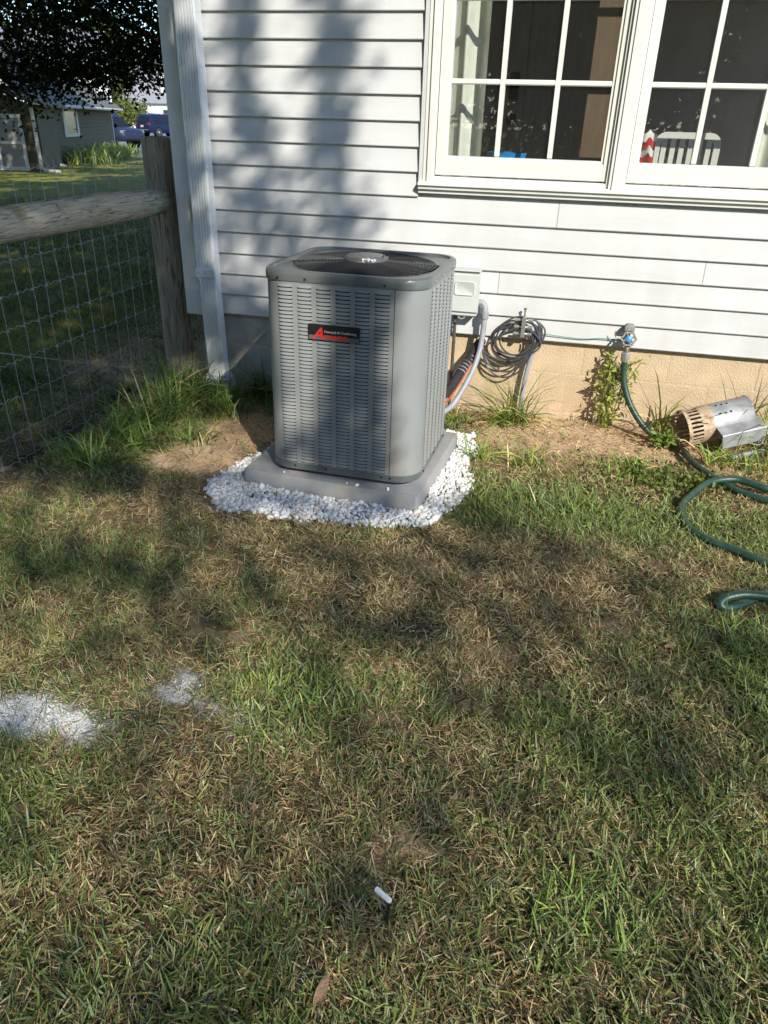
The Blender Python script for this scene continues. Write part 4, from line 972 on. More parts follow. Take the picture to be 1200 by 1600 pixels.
deadleaf('dead_leaf', .43, -1.86, .035, .022, .6, 'pale curled dead leaf left of the lower hose loop')
deadleaf('dead_leaf', -1.52, -1.48, .05, .03, .3, 'pale tan dead leaf on the lawn left of the stones')

# ------------------------------------------------------------------ neighbour's shed
GZ = -.2
M_shed = mat('olive_clapboard', (.062, .05, .022), .8, .1, 2, stretch=(1, 1, 3)); M_shtrim = mat('shed_trim', (.40, .39, .35), .7, .08, 5); M_shroof = mat('shed_shingle', (.11, .102, .09), .9, .25, 8, bump=.5, bscale=20)
M_darkglass = mat('dark_glass', (.03, .033, .03), .25, .1, 2, spec=.3)
shed = empty('shed', (-17.5, 22, GZ), 'low olive clapboard shed with white trimmed window behind the fence', 'shed')
Aa = Vector((-16.2, 18.3, GZ)); Bb = Vector((-21.1, 30.6, GZ)); wd = (Bb - Aa).normalized(); LW_ = (Bb - Aa).length; nrm = Vector((wd.y, -wd.x, 0))
if nrm.x < 0: nrm = -nrm
back = -nrm * 6.5; EH = 1.78
def wp(s_, h, o=0.0): return Aa + wd * s_ + Vector((0, 0, h)) + nrm * o
q = MB(); nl = 13; prof = []
for i in range(nl): h0 = EH * i / nl; prof += [(h0, .0), (h0 + .004, .022), (h0 + EH / nl - .002, .004)]
q.loft([[wp(0, h, o) for h, o in prof], [wp(LW_, h, o) for h, o in prof]], caps=False, closed=False); 
q.add([wp(0, 0, 0), wp(0, EH, 0), wp(0, EH, 0) + back, wp(0, 0, 0) + back, wp(LW_, 0, 0), wp(LW_, EH, 0), wp(LW_, EH, 0) + back, wp(LW_, 0, 0) + back], [(0, 3, 2, 1), (4, 5, 6, 7), (3, 7, 6, 2)])
q.build('wall', M_shed, shed)
q = MB(); ra = [wp(-.35, EH - .03, .42), wp(-.35, EH + .06, .42), wp(-.35, EH + 2.3, -3.2), wp(-.35, EH + 2.2, -3.2)]; rb_ = [p + wd * (LW_ + .7) for p in ra]
q.loft([ra, rb_]); ra2 = [wp(-.35, EH + 2.2, -3.2), wp(-.35, EH + 2.3, -3.2), wp(-.35, EH + .06, -6.9), wp(-.35, EH - .03, -6.9)]; q.loft([ra2, [p + wd * (LW_ + .7) for p in ra2]])
roof = q.build('roof', M_shroof, shed)
q = MB(); q.tube([wp(-.35, EH - .02, .46), wp(LW_ + .35, EH - .02, .46)], .055, 8); q.build('gutter', M_shtrim, shed)
q = MB(); q.loft([[wp(LW_ - .1, 0, .03), wp(LW_ + .03, 0, .03), wp(LW_ + .03, 0, -.02), wp(LW_ - .1, 0, -.02)], [wp(LW_ - .1, EH, .03), wp(LW_ + .03, EH, .03), wp(LW_ + .03, EH, -.02), wp(LW_ - .1, EH, -.02)]]); q.build('corner_trim', M_shtrim, shed)
def wbox(mb, s0, s1, h0, h1, o0, o1): mb.loft([[wp(s0, h0, o0), wp(s1, h0, o0), wp(s1, h1, o0), wp(s0, h1, o0)], [wp(s0, h0, o1), wp(s1, h0, o1), wp(s1, h1, o1), wp(s0, h1, o1)]])
sw_ = bpy.data.objects.new('window', None); COL.objects.link(sw_); sw_.parent = shed
s0, s1, h0, h1 = 3.65, 5.95, .92, 1.62
for a in ((s0, s1, h0 - .1, h0), (s0, s1, h1, h1 + .1), (s0, s0 + .28, h0, h1), (s1 - .28, s1, h0, h1)):
    q = MB(); wbox(q, *a, .01, .06); q.build('frame', M_shtrim, sw_)
q = MB(); wbox(q, s0 + .28, s1 - .28, h0, h1, .02, .035); q.build('pane', M_darkglass, sw_)
q = MB(); q.tube([wp(1.0, EH - .05, .45), wp(1.05, EH - .25, .1), wp(1.05, .2, .08), wp(1.1, .1, .12), wp(1.2, .03, .5)], .05, 8); q.build('downspout', M_shtrim, shed)
# door bay with paired doors and little gable
bay = empty('garden_porch', (-16.6, 17.2, GZ), 'small shed porch with pale framed double doors under a shallow gable', 'porch')
D0 = Vector((-17.6, 16.55, GZ)); D1 = Vector((-15.55, 17.45, GZ)); dd = (D1 - D0).normalized(); dn = Vector((dd.y, -dd.x, 0)); DL = (D1 - D0).length
def dp(s_, h, o=0.0): return D0 + dd * s_ + Vector((0, 0, h)) + dn * o
def dbox(mb, s0, s1, h0, h1, o0, o1): mb.loft([[dp(s0, h0, o0), dp(s1, h0, o0), dp(s1, h1, o0), dp(s0, h1, o0)], [dp(s0, h0, o1), dp(s1, h0, o1), dp(s1, h1, o1), dp(s0, h1, o1)]])
q = MB(); dbox(q, -.6, DL + .1, 0, 1.72, -2.5, 0); q.build('wall', M_shed, bay)
for s0 in (.25, 1.1):
    dr = bpy.data.objects.new('door', None); COL.objects.link(dr); dr.parent = bay
    for a in ((s0, s0 + .09, 0.02, 1.5), (s0 + .72, s0 + .81, .02, 1.5), (s0 + .091, s0 + .719, .02, .12), (s0 + .091, s0 + .719, .72, .8), (s0 + .091, s0 + .719, 1.4, 1.5)):
        q = MB(); dbox(q, *a, .02, .07); q.build('frame', M_shtrim, dr)
    for h0, h1 in ((.12, .72), (.8, 1.4)):
        q = MB(); dbox(q, s0 + .09, s0 + .72, h0, h1, .02, .035); q.build('pane', mat('grey_panel', (.17, .165, .15), .5, .15, 3), dr)
q = MB(); q.loft([[dp(-.9, 1.70, .45), dp(DL / 2, 2.15, .45), dp(DL + .45, 1.70, .45), dp(DL + .45, 1.80, .45), dp(DL / 2, 2.27, .45), dp(-.9, 1.8, .45)], [dp(-.9, 1.70, -2.6), dp(DL / 2, 2.15, -2.6), dp(DL + .45, 1.70, -2.6), dp(DL + .45, 1.80, -2.6), dp(DL / 2, 2.27, -2.6), dp(-.9, 1.8, -2.6)]]); q.build('roof', M_shroof, bay)
q = MB(); q.loft([[dp(-.6, 1.72, -.01), dp(DL + .1, 1.72, -.01), dp(DL / 2, 2.14, -.01)], [dp(-.6, 1.72, -.06), dp(DL + .1, 1.72, -.06), dp(DL / 2, 2.14, -.06)]]); q.build('gable', M_shed, bay)
q = MB(); q.tube([dp(DL + .02, 1.68, .15), dp(DL + .02, .1, .1), dp(DL + .15, .04, .25), dp(DL + .6, .03, .5)], .05, 8); q.build('downspout', M_shtrim, bay)
# strap-leaved plants along the shed
for i, (s_, h, lab) in enumerate(((3.3, .5, 'tall leafy plant nearest the shed downspout'), (4.6, .45, 'bushy strap-leaved plant under the shed window'), (6.2, .42, 'strap-leaved plant right of the shed window'), (7.8, .4, 'strap-leaved plant midway along the shed wall'), (9.3, .42, 'sunlit strap-leaved plant near the shed corner'), (10.7, .38, 'last strap-leaved plant at the shed corner'))):
    p = wp(s_, 0, .7); n = 170
    v_, f4, f3, c__ = blades(rng.normal(0, .38, n).clip(-.8, .8), rng.normal(0, .38, n).clip(-.8, .8), np.zeros(n), h * 1.5 * rng.uniform(.6, 1.2, n), rng.uniform(.035, .06, n), rng.uniform(0, 6.28, n), rng.uniform(.1, .7, n), rng.uniform(.4, 1.2, n), GRN[rng.integers(0, 4, n)] * np.array([1.0, 1.05, .9]) * rng.uniform(.7, 1.3, (n, 1)))
    tag(link('border_plant', np_mesh('border_plant', v_, f4, f3, M_blade, c__), None, (p.x, p.y, GZ)), lab, 'plant', 'plants along the shed wall')

# ------------------------------------------------------------------ cars
M_car1 = mat('slate_blue_paint', (.016, .022, .045), .5, .05, 2, spec=.25); M_car2 = mat('navy_paint', (.006, .014, .045), .45, .05, 2, spec=.25)
M_tyre = mat('tyre', (.015, .015, .016), .9, .1); M_rim = mat('alloy_rim', (.45, .46, .48), .3, .05, metal=.8); M_taill = mat('tail_light', (.35, .01, .01), .25, .05); M_carglass = mat('car_glass', (.010, .012, .016), .2, .1, 2, spec=.35); M_carblk = mat('car_black_trim', (.012, .012, .013), .95, .1, spec=.1)
def suv(name, loc, yaw, paint, label, Lc=4.65, Wc=1.86, Hc=1.74):
    c = empty(name, loc, label, 'car', 'cars parked on the driveway'); c.rotation_euler = (0, 0, yaw)
    sec = []; h = Lc / 2
    # x (front +), z bottom, z top, half width bottom, half width top
    body = [(-h, .42, .95, .74, .72), (-h + .05, .34, 1.02, .86, .82), (-h + .5, .30, 1.04, .93, .88), (-.6, .28, 1.03, .93, .88), (.6, .28, 1.02, .93, .88), (h - 1.2, .30, 1.01, .93, .86), (h - .45, .33, .96, .91, .80), (h - .1, .38, .86, .80, .72), (h, .45, .74, .68, .62)]
    def sect(x_, zb, zt, wb, wt): return [(x_, -wb * .9, zb), (x_, -wb, zb + .14), (x_, -wb, zb + (zt - zb) * .6), (x_, -wt, zt - .03), (x_, -wt * .8, zt), (x_, wt * .8, zt), (x_, wt, zt - .03), (x_, wb, zb + (zt - zb) * .6), (x_, wb, zb + .14), (x_, wb * .9, zb)]
    def put(mb, nm, M, par=c, sm=True):
        o = bpy.data.objects.new(nm, mb.mesh(nm, M, sm)); COL.objects.link(o); o.parent = par
        if sm: autosmooth(o)
        return o
    q = MB(); q.loft([sect(*s_) for s_ in body]); put(q, 'body', paint)
    cab = [(-h + .06, 1.0, .84), (-h + .30, Hc - .16, .68), (-h + .55, Hc - .03, .64), (-.3, Hc, .64), (.35, Hc - .05, .64), (.75, Hc - .28, .70), (h - 1.15, 1.0, .84)]
    q = MB(); q.loft([[(x_, -(.86 if i in (0, 6) else .86), .98) if i not in (0, 6) else (x_, -.84, .975), (x_, -wt, z_), (x_, wt, z_), (x_, .86 if i not in (0, 6) else .84, .98 if i not in (0, 6) else .975)] for i, (x_, z_, wt) in enumerate(cab)]); put(q, 'cabin', paint)
    for sd in (-1, 1):
        for (xa, xb, xc, xd) in ((-h + .62, -.78, -.80, -h + .72), (-.70, .30, .22, -.68), (.38, h - 1.30, .70, .32)):
            q = MB(); yb, yt = .874 * sd, .705 * sd; zt_ = Hc - .20 if xd < .3 else Hc - .26
            q.loft([[(xa, yb, 1.05), (xb, yb, 1.05), (xc, yt, zt_), (xd, yt, zt_)], [(xa, yb - .03 * sd, 1.05), (xb, yb - .03 * sd, 1.05), (xc, yt - .03 * sd, zt_), (xd, yt - .03 * sd, zt_)]]); put(q, 'side_window', M_carglass, sm=False)
        for xw in (-1.36, 1.38):
            q = MB(); q.lathe((xw, sd * (Wc / 2 - .215), .35), (0, sd, 0), [(.22, 0), (.34, .01), (.355, .05), (.355, .19), (.34, .225), (.24, .23)], 24); wl = put(q, 'wheel', M_tyre)
            q = MB(); q.lathe((xw, sd * (Wc / 2 + .012), .35), (0, sd, 0), [(.235, 0), (.225, .006), (.20, -.01), (.06, .008), (.001, .01)], 20); put(q, 'rim', M_rim, wl)
            q = MB(); q.lathe((xw, sd * (Wc / 2 - .26), .36), (0, sd, 0), [(.41, 0), (.41, .264), (.39, .266)], 24); put(q, 'wheel_arch', M_carblk)
        q = MB(); q.box((-h + .07, sd * .72, .98), (.10, .30, .15)); put(q, 'tail_light', M_taill, sm=False)
        q = MB(); q.box((h - .17, sd * .66, .80), (.16, .26, .12)); put(q, 'headlight', M_rim, sm=False)
        q = MB(); q.box((h - 1.32, sd * .98, 1.10), (.12, .16, .13)); put(q, 'mirror', M_carblk, sm=False)
        q = MB(); q.tube([(-h + .5, sd * .58, Hc + .0), (-.3, sd * .58, Hc + .05), (.3, sd * .58, Hc + .0)], .02, 6); put(q, 'roof_rail', M_rim)
    q = MB(); q.loft([[(-h + .10, -.66, 1.08), (-h + .10, .66, 1.08), (-h + .275, .58, Hc - .22), (-h + .275, -.58, Hc - .22)], [(-h + .055, -.66, 1.08), (-h + .055, .66, 1.08), (-h + .23, .58, Hc - .22), (-h + .23, -.58, Hc - .22)]]); put(q, 'rear_window', M_carglass, sm=False)
    q = MB(); q.loft([[(h - 1.22, -.74, 1.04), (h - 1.22, .74, 1.04), (.84, .66, Hc - .30), (.84, -.66, Hc - .30)], [(h - 1.17, -.74, 1.06), (h - 1.17, .74, 1.06), (.89, .66, Hc - .27), (.89, -.66, Hc - .27)]]); put(q, 'windscreen', M_carglass, sm=False)
    q = MB(); q.box((-h - .005, 0, .80), (.02, .34, .15)); put(q, 'number_plate', mat('number_plate', (.62, .45, .40), .5, .1), sm=False)
    q = MB(); q.bev(-h - .03, -h + .25, -.86, .86, .36, .50, .03); put(q, 'bumper', M_carblk, sm=False)
    q = MB(); q.bb(-h - .035, -h - .01, -.74, .74, .51, .56); put(q, 'chrome_strip', M_rim, sm=False)
    return c
suv('parked_car', (-25.2, 36.2, GZ), R(-14), M_car1, 'slate blue car half hidden behind the shed corner')
suv('parked_car', (-35.6, 62.2, GZ), R(70), M_car2, 'navy blue SUV seen from behind at the end of the drive', Hc=1.72)

# ------------------------------------------------------------------ far houses
M_fwhite = mat('far_white_siding', (.62, .62, .60), .8, .05, 2); M_froof = mat('far_grey_roof', (.21, .21, .22), .9, .15, 4)
def far_house(loc, yaw, Lx, Ly, eave, ridge, label, wins, dorm=None):
    h_ = empty('far_house', loc, label, 'house', 'houses beyond the driveway'); h_.rotation_euler = (0, 0, yaw)
    def put(mb, nm, M, par=h_):
        o = bpy.data.objects.new(nm, mb.mesh(nm, M)); COL.objects.link(o); o.parent = par; return o
    q = MB(); x_ = Lx / 2; nl = int(eave / .2)
    for i in range(nl): q.loft([[(-x_, -.03, eave * i / nl), (-x_, 0, eave * (i + 1) / nl), (-x_, Ly / 2, eave * (i + .5) / nl)], [(x_, -.03, eave * i / nl), (x_, 0, eave * (i + 1) / nl), (x_, Ly / 2, eave * (i + .5) / nl)]])
    q.bb(-x_, x_, .01, Ly, 0, eave); q.loft([[(-x_ + .01, 0, eave), (-x_ + .01, Ly, eave), (-x_ + .01, Ly / 2, ridge - .1)], [(x_ - .01, 0, eave), (x_ - .01, Ly, eave), (x_ - .01, Ly / 2, ridge - .1)]]); put(q, 'wall', M_fwhite)
    q = MB(); q.loft([[(-x_ - .3, -.4, eave - .1), (-x_ - .3, -.4, eave), (-x_ - .3, Ly / 2, ridge), (-x_ - .3, Ly + .4, eave), (-x_ - .3, Ly + .4, eave - .1), (-x_ - .3, Ly / 2, ridge - .1)], [(x_ + .3, -.4, eave - .1), (x_ + .3, -.4, eave), (x_ + .3, Ly / 2, ridge), (x_ + .3, Ly + .4, eave), (x_ + .3, Ly + .4, eave - .1), (x_ + .3, Ly / 2, ridge - .1)]]); put(q, 'roof', M_froof)
    def window(cx, cz, ww, hh, y0):
        wn = bpy.data.objects.new('window', None); COL.objects.link(wn); wn.parent = h_
        for b_ in ((cx - ww, cx + ww, cz - hh - .15, cz - hh), (cx - ww, cx + ww, cz + hh, cz + hh + .15), (cx - ww - .15, cx - ww, cz - hh - .15, cz + hh + .15), (cx + ww, cx + ww + .15, cz - hh - .15, cz + hh + .15), (cx - .08, cx + .08, cz - hh, cz + hh)):
            q = MB(); q.bb(b_[0], b_[1], y0 - .08, y0, b_[2], b_[3]); put(q, 'frame', M_shtrim, wn)
        q = MB(); q.bb(cx - ww, cx + ww, y0 - .05, y0 - .01, cz - hh, cz + hh); put(q, 'pane', M_darkglass, wn)
    for a in wins: window(*a, -.03)
    if dorm:
        dx, dz, dw, dh = dorm; y0 = Ly / 2 * (dz - dh - .3 - eave) / (ridge - eave) - .1
        q = MB(); q.bb(dx - dw - .4, dx + dw + .4, y0, y0 + 3, dz - dh - .35, dz + dh + .3); q.loft([[(dx - dw - .6, y0 - .15, dz + dh + .3), (dx + dw + .6, y0 - .15, dz + dh + .3), (dx, y0 - .15, dz + dh + 1.2)], [(dx - dw - .6, y0 + 3, dz + dh + .3), (dx + dw + .6, y0 + 3, dz + dh + .3), (dx, y0 + 3, dz + dh + 1.2)]]); put(q, 'dormer', M_fwhite)
        window(dx, dz, dw, dh, y0)
    return h_
far_house((-43.5, 82, GZ), R(28), 16, 9, 2.9, 7.2, 'far white house with grey roof and dormer window behind the navy car', [(-4.6, 1.6, .5, .7), (-1.6, 1.5, .7, .7), (1.5, 1.5, .7, .7), (4.5, 1.6, .5, .7)], (-1.2, 4.6, .75, .75))
far_house((-38.5, 46, GZ), R(40), 14, 9, 4.6, 7.0, 'tall white clapboard house behind the shed roof', [(3.6, 3.4, .5, .8), (-3, 3.4, .5, .8)])

# ------------------------------------------------------------------ trees
def limb_tree(name, base, label, group, trunk, limbs, P, size, col, cat='tree', ratio=.62):
    t = empty(name, base, label, cat, group); q = MB()
    for pts, rad in [trunk] + limbs: q.tube(smooth_path(pts, 4), list(np.interp(np.linspace(0, 1, (len(pts) - 1) * 4 + 1), np.linspace(0, 1, len(rad)), rad)), 10, jit=.05)
    q.build('trunk', M_bark, t, True)
    leaf_obj('crown', P - np.array(base), size, col, t, ratio=ratio); return t
def leafcol(n, lo=.6, hi=1.35, base=(.055, .095, .022)): return np.array(base) * rng.uniform(lo, hi, (n, 1)) * np.array([1, 1, 1]) + rng.uniform(0, .02, (n, 1)) * np.array([1, .6, 0])
Sv = np.array(SUN)
# wanted optical depth per spot; the unseen crowns are shaped to cast this shade
def tau_ground(x_, y_):
    n = fbm(x_ + 21, y_ + 8, 2.2, 3); n2 = fbm(x_ + 51, y_ + 18, 6.0, 3)
    lim = -1.02 - .32 * sstep(-.4, .5, x_) + .25 * (n - .5)
    t = np.where(x_ > -.45, 2.3 * sstep(lim + .12, lim - .22, y_), 2.3 * sstep(-1.2 + .2, -1.45, y_) + 1.5 * (y_ > -1.3))
    t = np.where(x_ < -1.15, np.maximum(1.5 * (y_ > -1.35), t), t)
    t = t * .53 * (1 - .62 * sstep(-1.9, -2.35, y_)) * (.7 + .6 * sstep(.35, .65, n2)) + .45 * gau(x_, y_, -.22, -2.6, .13, .7) * (y_ < -1.6)
    t = t * (1 - .85 * gau(x_, y_, -1.52, -.98, .28, .14))  * (1 - .9 * gau(x_, y_, -1.15, -2.55, .22, .14)) * (1 - .7 * gau(x_, y_, -.85, -2.36, .13, .13)) * (1 - .75 * gau(x_, y_, .85, -1.95, .32, .35)) * (1 - .5 * gau(x_, y_, -.5, -2.3, .2, .15)) * (1 - .5 * gau(x_, y_, -1.7, -1.5, .5, .12)) * (1 - .4 * gau(x_, y_, .25, -1.55, .5, .3))
    far_ = x_ < -2.12
    rho = np.hypot(x_, y_ + 3.7); phi = np.degrees(np.arctan2(-x_, y_ + 3.7)); r0 = 18 + (38.9 - phi) * .75
    strip = sstep(r0 - 1, r0 + .6, rho) * sstep(r0 + 10, r0 + 8, rho) * (.35 + .65 * sstep(.40, .50, fbm(x_ * .8, y_ + 3, .9, 3)))
    tf = 3.6 * (1 - .93 * strip)
    ca, ta = math.cos(SUN_AZ), math.tan(SUN_AZ)      # spots the house itself shades need no leaves
    tf = np.where((y_ > 0) & (x_ + y_ * ta > -1.95) & (y_ * math.tan(SUN_EL) / ca < 3.2) & (((-1.95 - x_) / math.sin(SUN_AZ) * math.tan(SUN_EL)) < 3.2), 0, tf)
    return np.where(far_, tf, t)
def tau_wall(x_, z_):
    n = fbm(x_ * 1.0 + 31, z_ + 8, 3.0, 3)
    hi = sstep(1.06, 1.2, z_)
    t = hi * (4.2 * np.exp(-((x_ + 1.53 + .06 * np.sin(5 * z_)) / .062) ** 2) + 4.2 * np.exp(-((x_ + 1.15 + .05 * (z_ - 1.2) + .04 * np.sin(6 * z_ + 1)) / .07) ** 2) + .05) + (1 - hi) * (1.5 + 1.8 * sstep(.55, .40, z_))
    t = t * sstep(-.86, -1.02, x_ + .25 * (n - .5)) * (.6 + .8 * sstep(.3, .7, n)); t = np.where(x_ < -1.77, 1.6 * (.3 + 1.4 * sstep(.4, .6, n)), t)
    return t
def through_unit(T):
    """spots that the unit itself shades need no leaves"""
    h = np.zeros(len(T), bool)
    for d in np.linspace(.02, 1.9, 60):
        P = T + Sv[None] * d; h |= (np.abs(P[:, 0] + .7485) < .312) & (np.abs(P[:, 1] + .8436) < .30) & (P[:, 2] < .86) & (P[:, 2] > .02)
    return h
def sample_canopy(n, gen, tau, area, leaf, dlo, dhi, skip=True):
    """number of leaves follows optical depth * projected area / mean projected leaf area"""
    k = int(area * 4.2 / (leaf * leaf * .31 * .5)); T, extra = gen(k); p = np.minimum(tau(*extra) / 4.2, 1)
    T = T[(rng.random(k) < p) & ~(through_unit(T) if skip else np.zeros(k, bool))]; d = rng.uniform(dlo, dhi, len(T))
    return T + Sv[None] * d[:, None]
sinE = math.sin(SUN_EL); cosE = math.cos(SUN_EL)
def gen_ground(x0, x1, y0, y1):
    def g_(k):
        a = rng.uniform(x0, x1, k); c = rng.uniform(y0, y1, k)
        return np.stack([a, c, np.zeros(k)], 1), (a, c)
    return g_
def gen_wall(k):
    a = rng.uniform(-2.1, -.8, k); c = rng.uniform(.0, 2.6, k)
    return np.stack([a, np.zeros(k), c], 1), (a, c)
LS = .11
lawnP = sample_canopy(0, gen_ground(-2.12, 1.9, -5.0, -1.0), tau_ground, 4.02 * 4.0 * sinE, LS, 11, 15)
leftP = sample_canopy(0, gen_ground(-2.12, -1.15, -1.4, 0), tau_ground, .97 * 1.4 * sinE, LS, 11, 15)
wallP = sample_canopy(0, gen_wall, tau_wall, 1.3 * 2.6 * cosE * math.cos(SUN_AZ), LS * .75, 8.0, 10.5)
def gen_ac(k):
    a = rng.uniform(-1.06, -.44, k); c = rng.uniform(.1, .9, k)
    return np.stack([a, np.full(k, -1.16), c], 1), (a, c)
tau_ac = lambda a, c: 4.2 * np.exp(-((a + .70 - .04 * (c - .5)) / (.098 + .05 * sstep(.55, .2, c))) ** 4) + .75 * sstep(.35, .15, c) * sstep(-.5, -.7, a)
acP = sample_canopy(0, gen_ac, tau_ac, .62 * .8 * cosE * math.cos(SUN_AZ), LS * .6, 7.5, 9.5, False)
cp_ = np.concatenate([lawnP, leftP, wallP, acP]); cs_ = np.concatenate([np.full(len(lawnP) + len(leftP), LS), np.full(len(wallP), LS * .75), np.full(len(acP), LS * .6)])
limbs = []
for tx, ty, tz in ((5.4, -11.4, 6.3), (6.6, -11.5, 6.3), (7.5, -12.2, 6.4), (4.8, -10.9, 6.2), (6.1, -12.8, 6.5), (5.2, -10.0, 6.0)):
    limbs.append(([(2.9, -13.5, 4.6), (2.9 + (tx - 2.9) * .4, -13.5 + (ty + 13.5) * .4, 5.7), (tx, ty, tz)], [.09, .05, .012]))
limb_tree('shade_tree', (2.9, -13.5, 0), 'broad leafy tree behind the viewer reflected in the window and shading the lawn', 'trees behind the viewer', ([(2.9, -13.5, -.1), (2.92, -13.52, 1.5), (2.88, -13.5, 4.6), (3.0, -13.6, 6.5), (3.1, -13.6, 8.5)], [.30, .25, .21, .14, .03]), limbs, cp_, rng.uniform(.7, 1.3, len(cp_)) * cs_, leafcol(len(cp_)))
# canopy over the neighbour's lawn, shared out between four trees standing left of the view
LB = .20
farP = sample_canopy(0, gen_ground(-22, -2.12, -4, 27), tau_ground, 19.9 * 31 * sinE, LB, 9.5, 15.0, False)
trunks = np.array([(-4.5, -9.5), (-9.5, -4), (-14, 3), (-19, 10.5)])
own = np.argmin(((farP[:, None, :2] - trunks[None]) ** 2).sum(2), 1)
names = ('tall leafy tree left of the viewer nearest the lawn', 'tall leafy tree beyond the left end of the fence', 'tall leafy tree over the left side of the neighbouring lawn', 'tall leafy tree left of the shed')
for k in range(4):
    Pk = farP[own == k]; tx, ty = trunks[k]; lb = []
    for p in Pk[rng.integers(0, len(Pk), 9)]: lb.append(([(tx, ty, 3.2), (tx + (p[0] - tx) * .5, ty + (p[1] - ty) * .5, 3.2 + (p[2] - 3.2) * .7), tuple(p)], [.12, .07, .015]))
    limb_tree('yard_tree', (tx, ty, GZ if ty > 0 else 0), names[k], 'trees around the neighbouring yard', ([(tx, ty, -.3), (tx + .1, ty, 2), (tx, ty + .1, 3.4), (tx + .1, ty, 7)], [.28, .22, .18, .05]), lb, Pk, rng.uniform(.6, 1.4, len(Pk)) * LB, leafcol(len(Pk), base=(.05, .085, .02)))

# the dark tree whose branches hang into the top left of the view
def blob(n, c, s): return rng.normal(0, 1, (n, 3)) * np.array(s) + np.array(c)
bx = []
for c, s_, n in (((-7.2, 11.5, 3.15), (.7, .7, .38), 1500), ((-8.6, 11.2, 3.3), (.8, .7, .45), 1900), ((-10.0, 11.0, 3.0), (.8, .7, .42), 1900), ((-11.3, 10.8, 3.1), (.8, .7, .5), 1700), ((-8.2, 11.3, 2.35), (.6, .5, .25), 1200), ((-9.4, 11.1, 2.1), (.6, .5, .25), 1300), ((-10.6, 10.9, 2.1), (.6, .5, .30), 1300), ((-11.8, 10.7, 1.85), (.6, .5, .35), 900), ((-9.2, 11.5, 4.3), (1.9, 1.0, .55), 4200), ((-8.5, 12, 5.4), (2.2, 1.5, .6), 3500), ((-7.4, 11.8, 2.9), (.35, .4, .2), 300)):
    bx.append(blob(int(n * 1.7), c, s_))
dk = np.concatenate(bx)
CK = np.array(CAM); KF = .58
dk = CK + KF * (dk - CK)
def kf(p): return tuple(CK + KF * (np.array(p) - CK))
lb = [([(-6.6, 12.4, 2.0), (-7.6, 11.9, 2.35), (-8.4, 11.5, 2.75), (-9.3, 11.2, 3.05), (-10.6, 11.0, 3.2)], [.12, .075, .06, .045, .02]), ([(-7.8, 11.8, 2.5), (-8.6, 11.3, 3.2), (-9.3, 11.1, 3.9)], [.05, .04, .02]), ([(-8.4, 11.5, 2.75), (-9.3, 11.2, 2.45), (-10.4, 11.0, 2.3)], [.035, .025, .01]), ([(-9.3, 11.2, 3.05), (-10.2, 11, 2.8), (-11.3, 10.8, 2.5)], [.03, .02, .01]), ([(-6.6, 12.4, 3.0), (-7.6, 12.0, 4.2), (-8.8, 11.6, 4.9)], [.1, .06, .02])]
lb = [([kf(p) for p in pts], [r_ * KF for r_ in rad]) for pts, rad in lb]
limb_tree('dark_tree', (-3.71, 5.75, -.1), 'dark shaded tree with a long low branch hanging beyond the fence post', 'trees around the neighbouring yard', ([(-3.71, 5.75, -.3), (-3.75, 5.7, .8), kf((-6.6, 12.4, 2.2)), kf((-6.6, 12.4, 3.2)), kf((-6.7, 12.3, 5.5))], [.17, .14, .12, .1, .05]), lb, dk, rng.uniform(.035, .075, len(dk)), leafcol(len(dk), .5, 1.2, (.022, .034, .010)))

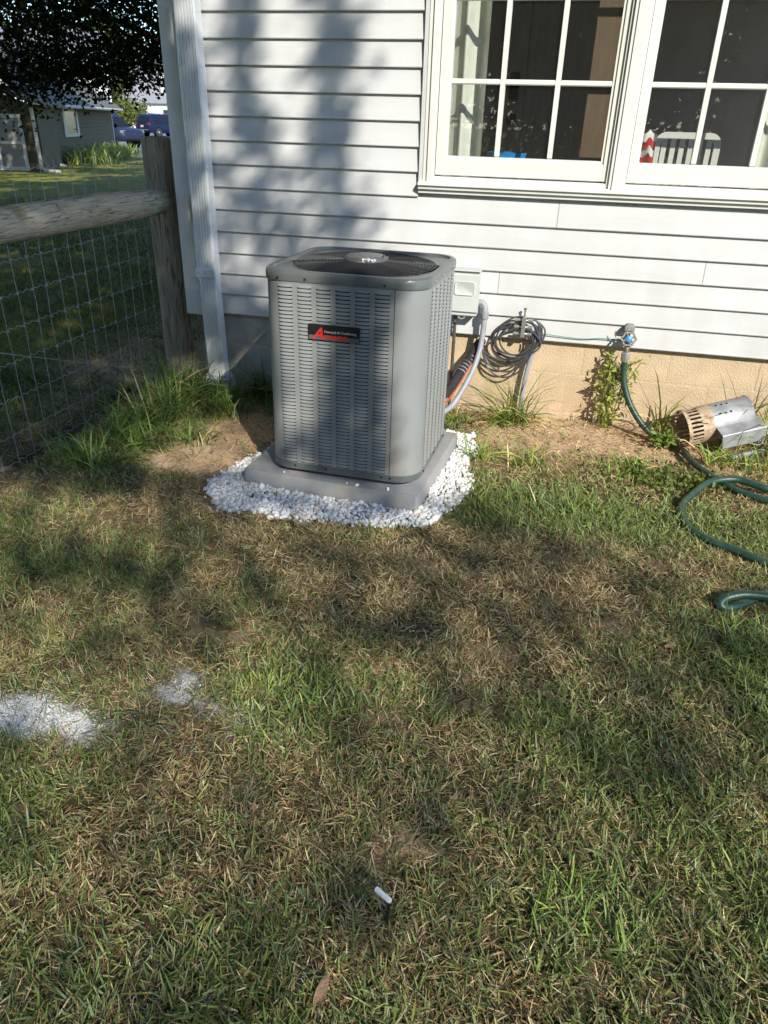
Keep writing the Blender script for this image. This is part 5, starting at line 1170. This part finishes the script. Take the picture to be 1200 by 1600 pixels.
# leafy trees and shrubs standing behind the shed and the cars
def round_tree(name, c, rx, rz, n, size, label, group, base, trunk_r=.2, gz=GZ):
    x_, y_, z_ = c; nb = 26
    th = rng.uniform(0, 6.28, nb); ph = np.arccos(rng.uniform(-1, 1, nb)); rr = rng.uniform(.45, .95, nb)
    cen = np.stack([rx * rr * np.sin(ph) * np.cos(th), rx * rr * np.sin(ph) * np.sin(th), rz * rr * np.cos(ph)], 1)
    P = cen[rng.integers(0, nb, n)] + rng.normal(0, 1, (n, 3)) * np.array([rx * .2, rx * .2, rz * .17]) + np.array(c); P = P[P[:, 2] > gz + .15]
    lb = [([(x_, y_, max(gz + .3, z_ - rz * .7)), tuple(np.array(c) + cen[i] * .5 + np.array([0, 0, -.1 * rz])), tuple(np.array(c) + cen[i])], [trunk_r * .5, trunk_r * .3, trunk_r * .08]) for i in range(7)]
    limb_tree(name, (x_, y_, gz), label, group, ([(x_, y_, gz - .2), (x_ + .05, y_, (z_ + gz) / 2), (x_, y_, z_ + rz * .4)], [trunk_r, trunk_r * .8, trunk_r * .3]), lb, P, rng.uniform(.7, 1.4, len(P)) * size, leafcol(len(P), .55, 1.4, base))
round_tree('shrub', (-43.4, 68.2, 1.75), 2.7, 1.9, 5200, .22, 'rounded sunlit green shrub behind the navy car', 'shrubs and trees behind the shed', (.11, .15, .03), .12)
round_tree('shrub', (-44.6, 68.6, 4.2), 2.2, 2.2, 3600, .22, 'tall yellow green shrub top above the rounded shrub', 'shrubs and trees behind the shed', (.10, .13, .03), .12)
G3 = 'shrubs and trees behind the shed'
for c, rx, rz, n, lab in (((-48, 100, 7), 8, 7, 5000, 'big leafy tree behind the far house with the dormer'), ((-62, 92, 7), 8, 7, 5000, 'big leafy tree between the two far houses'), ((-58, 66, 8), 7, 8, 5000, 'big leafy tree behind the tall white house'), ((-37, 36, 6.0), 4.0, 4.2, 4200, 'leafy tree rising behind the left part of the shed'), ((-64, 50, 8), 9, 8, 5000, 'big leafy tree at the far left beyond the shed'), ((-36, 108, 7), 8, 7, 4000, 'big leafy tree at the end of the drive')):
    round_tree('leafy_tree', c, rx, rz, n, .62 if rx > 6 else .34, lab, G3, (.075, .12, .028), .4)
# trees behind the viewer, mirrored in the panes
for i, (xx, yy) in enumerate(((-13, -18.5), (-8.5, -19.5), (-4, -18), (.5, -19), (5, -18.3), (9.5, -19.5), (14, -18))):
    round_tree('hedge_tree', (xx, yy, 4.0), 3.1, 4.2, 10000, .22, ('leftmost', 'second', 'third', 'fourth', 'fifth', 'sixth', 'rightmost')[i] + ' dark bushy tree in the row behind the viewer, counted from the left', 'trees behind the viewer', (.10, .14, .04), .2, 0)
for i, (xx, yy) in enumerate(((-15, -26), (-8, -27), (-1, -26), (6, -27), (13, -26), (20, -27))):
    round_tree('hedge_tree', (xx, yy, 5.5), 4.6, 6.0, 9000, .36, ('leftmost', 'second', 'third', 'fourth', 'fifth', 'rightmost')[i] + ' tall tree of the rear row behind the viewer, counted from the left', 'trees behind the viewer', (.07, .10, .03), .3, 0)
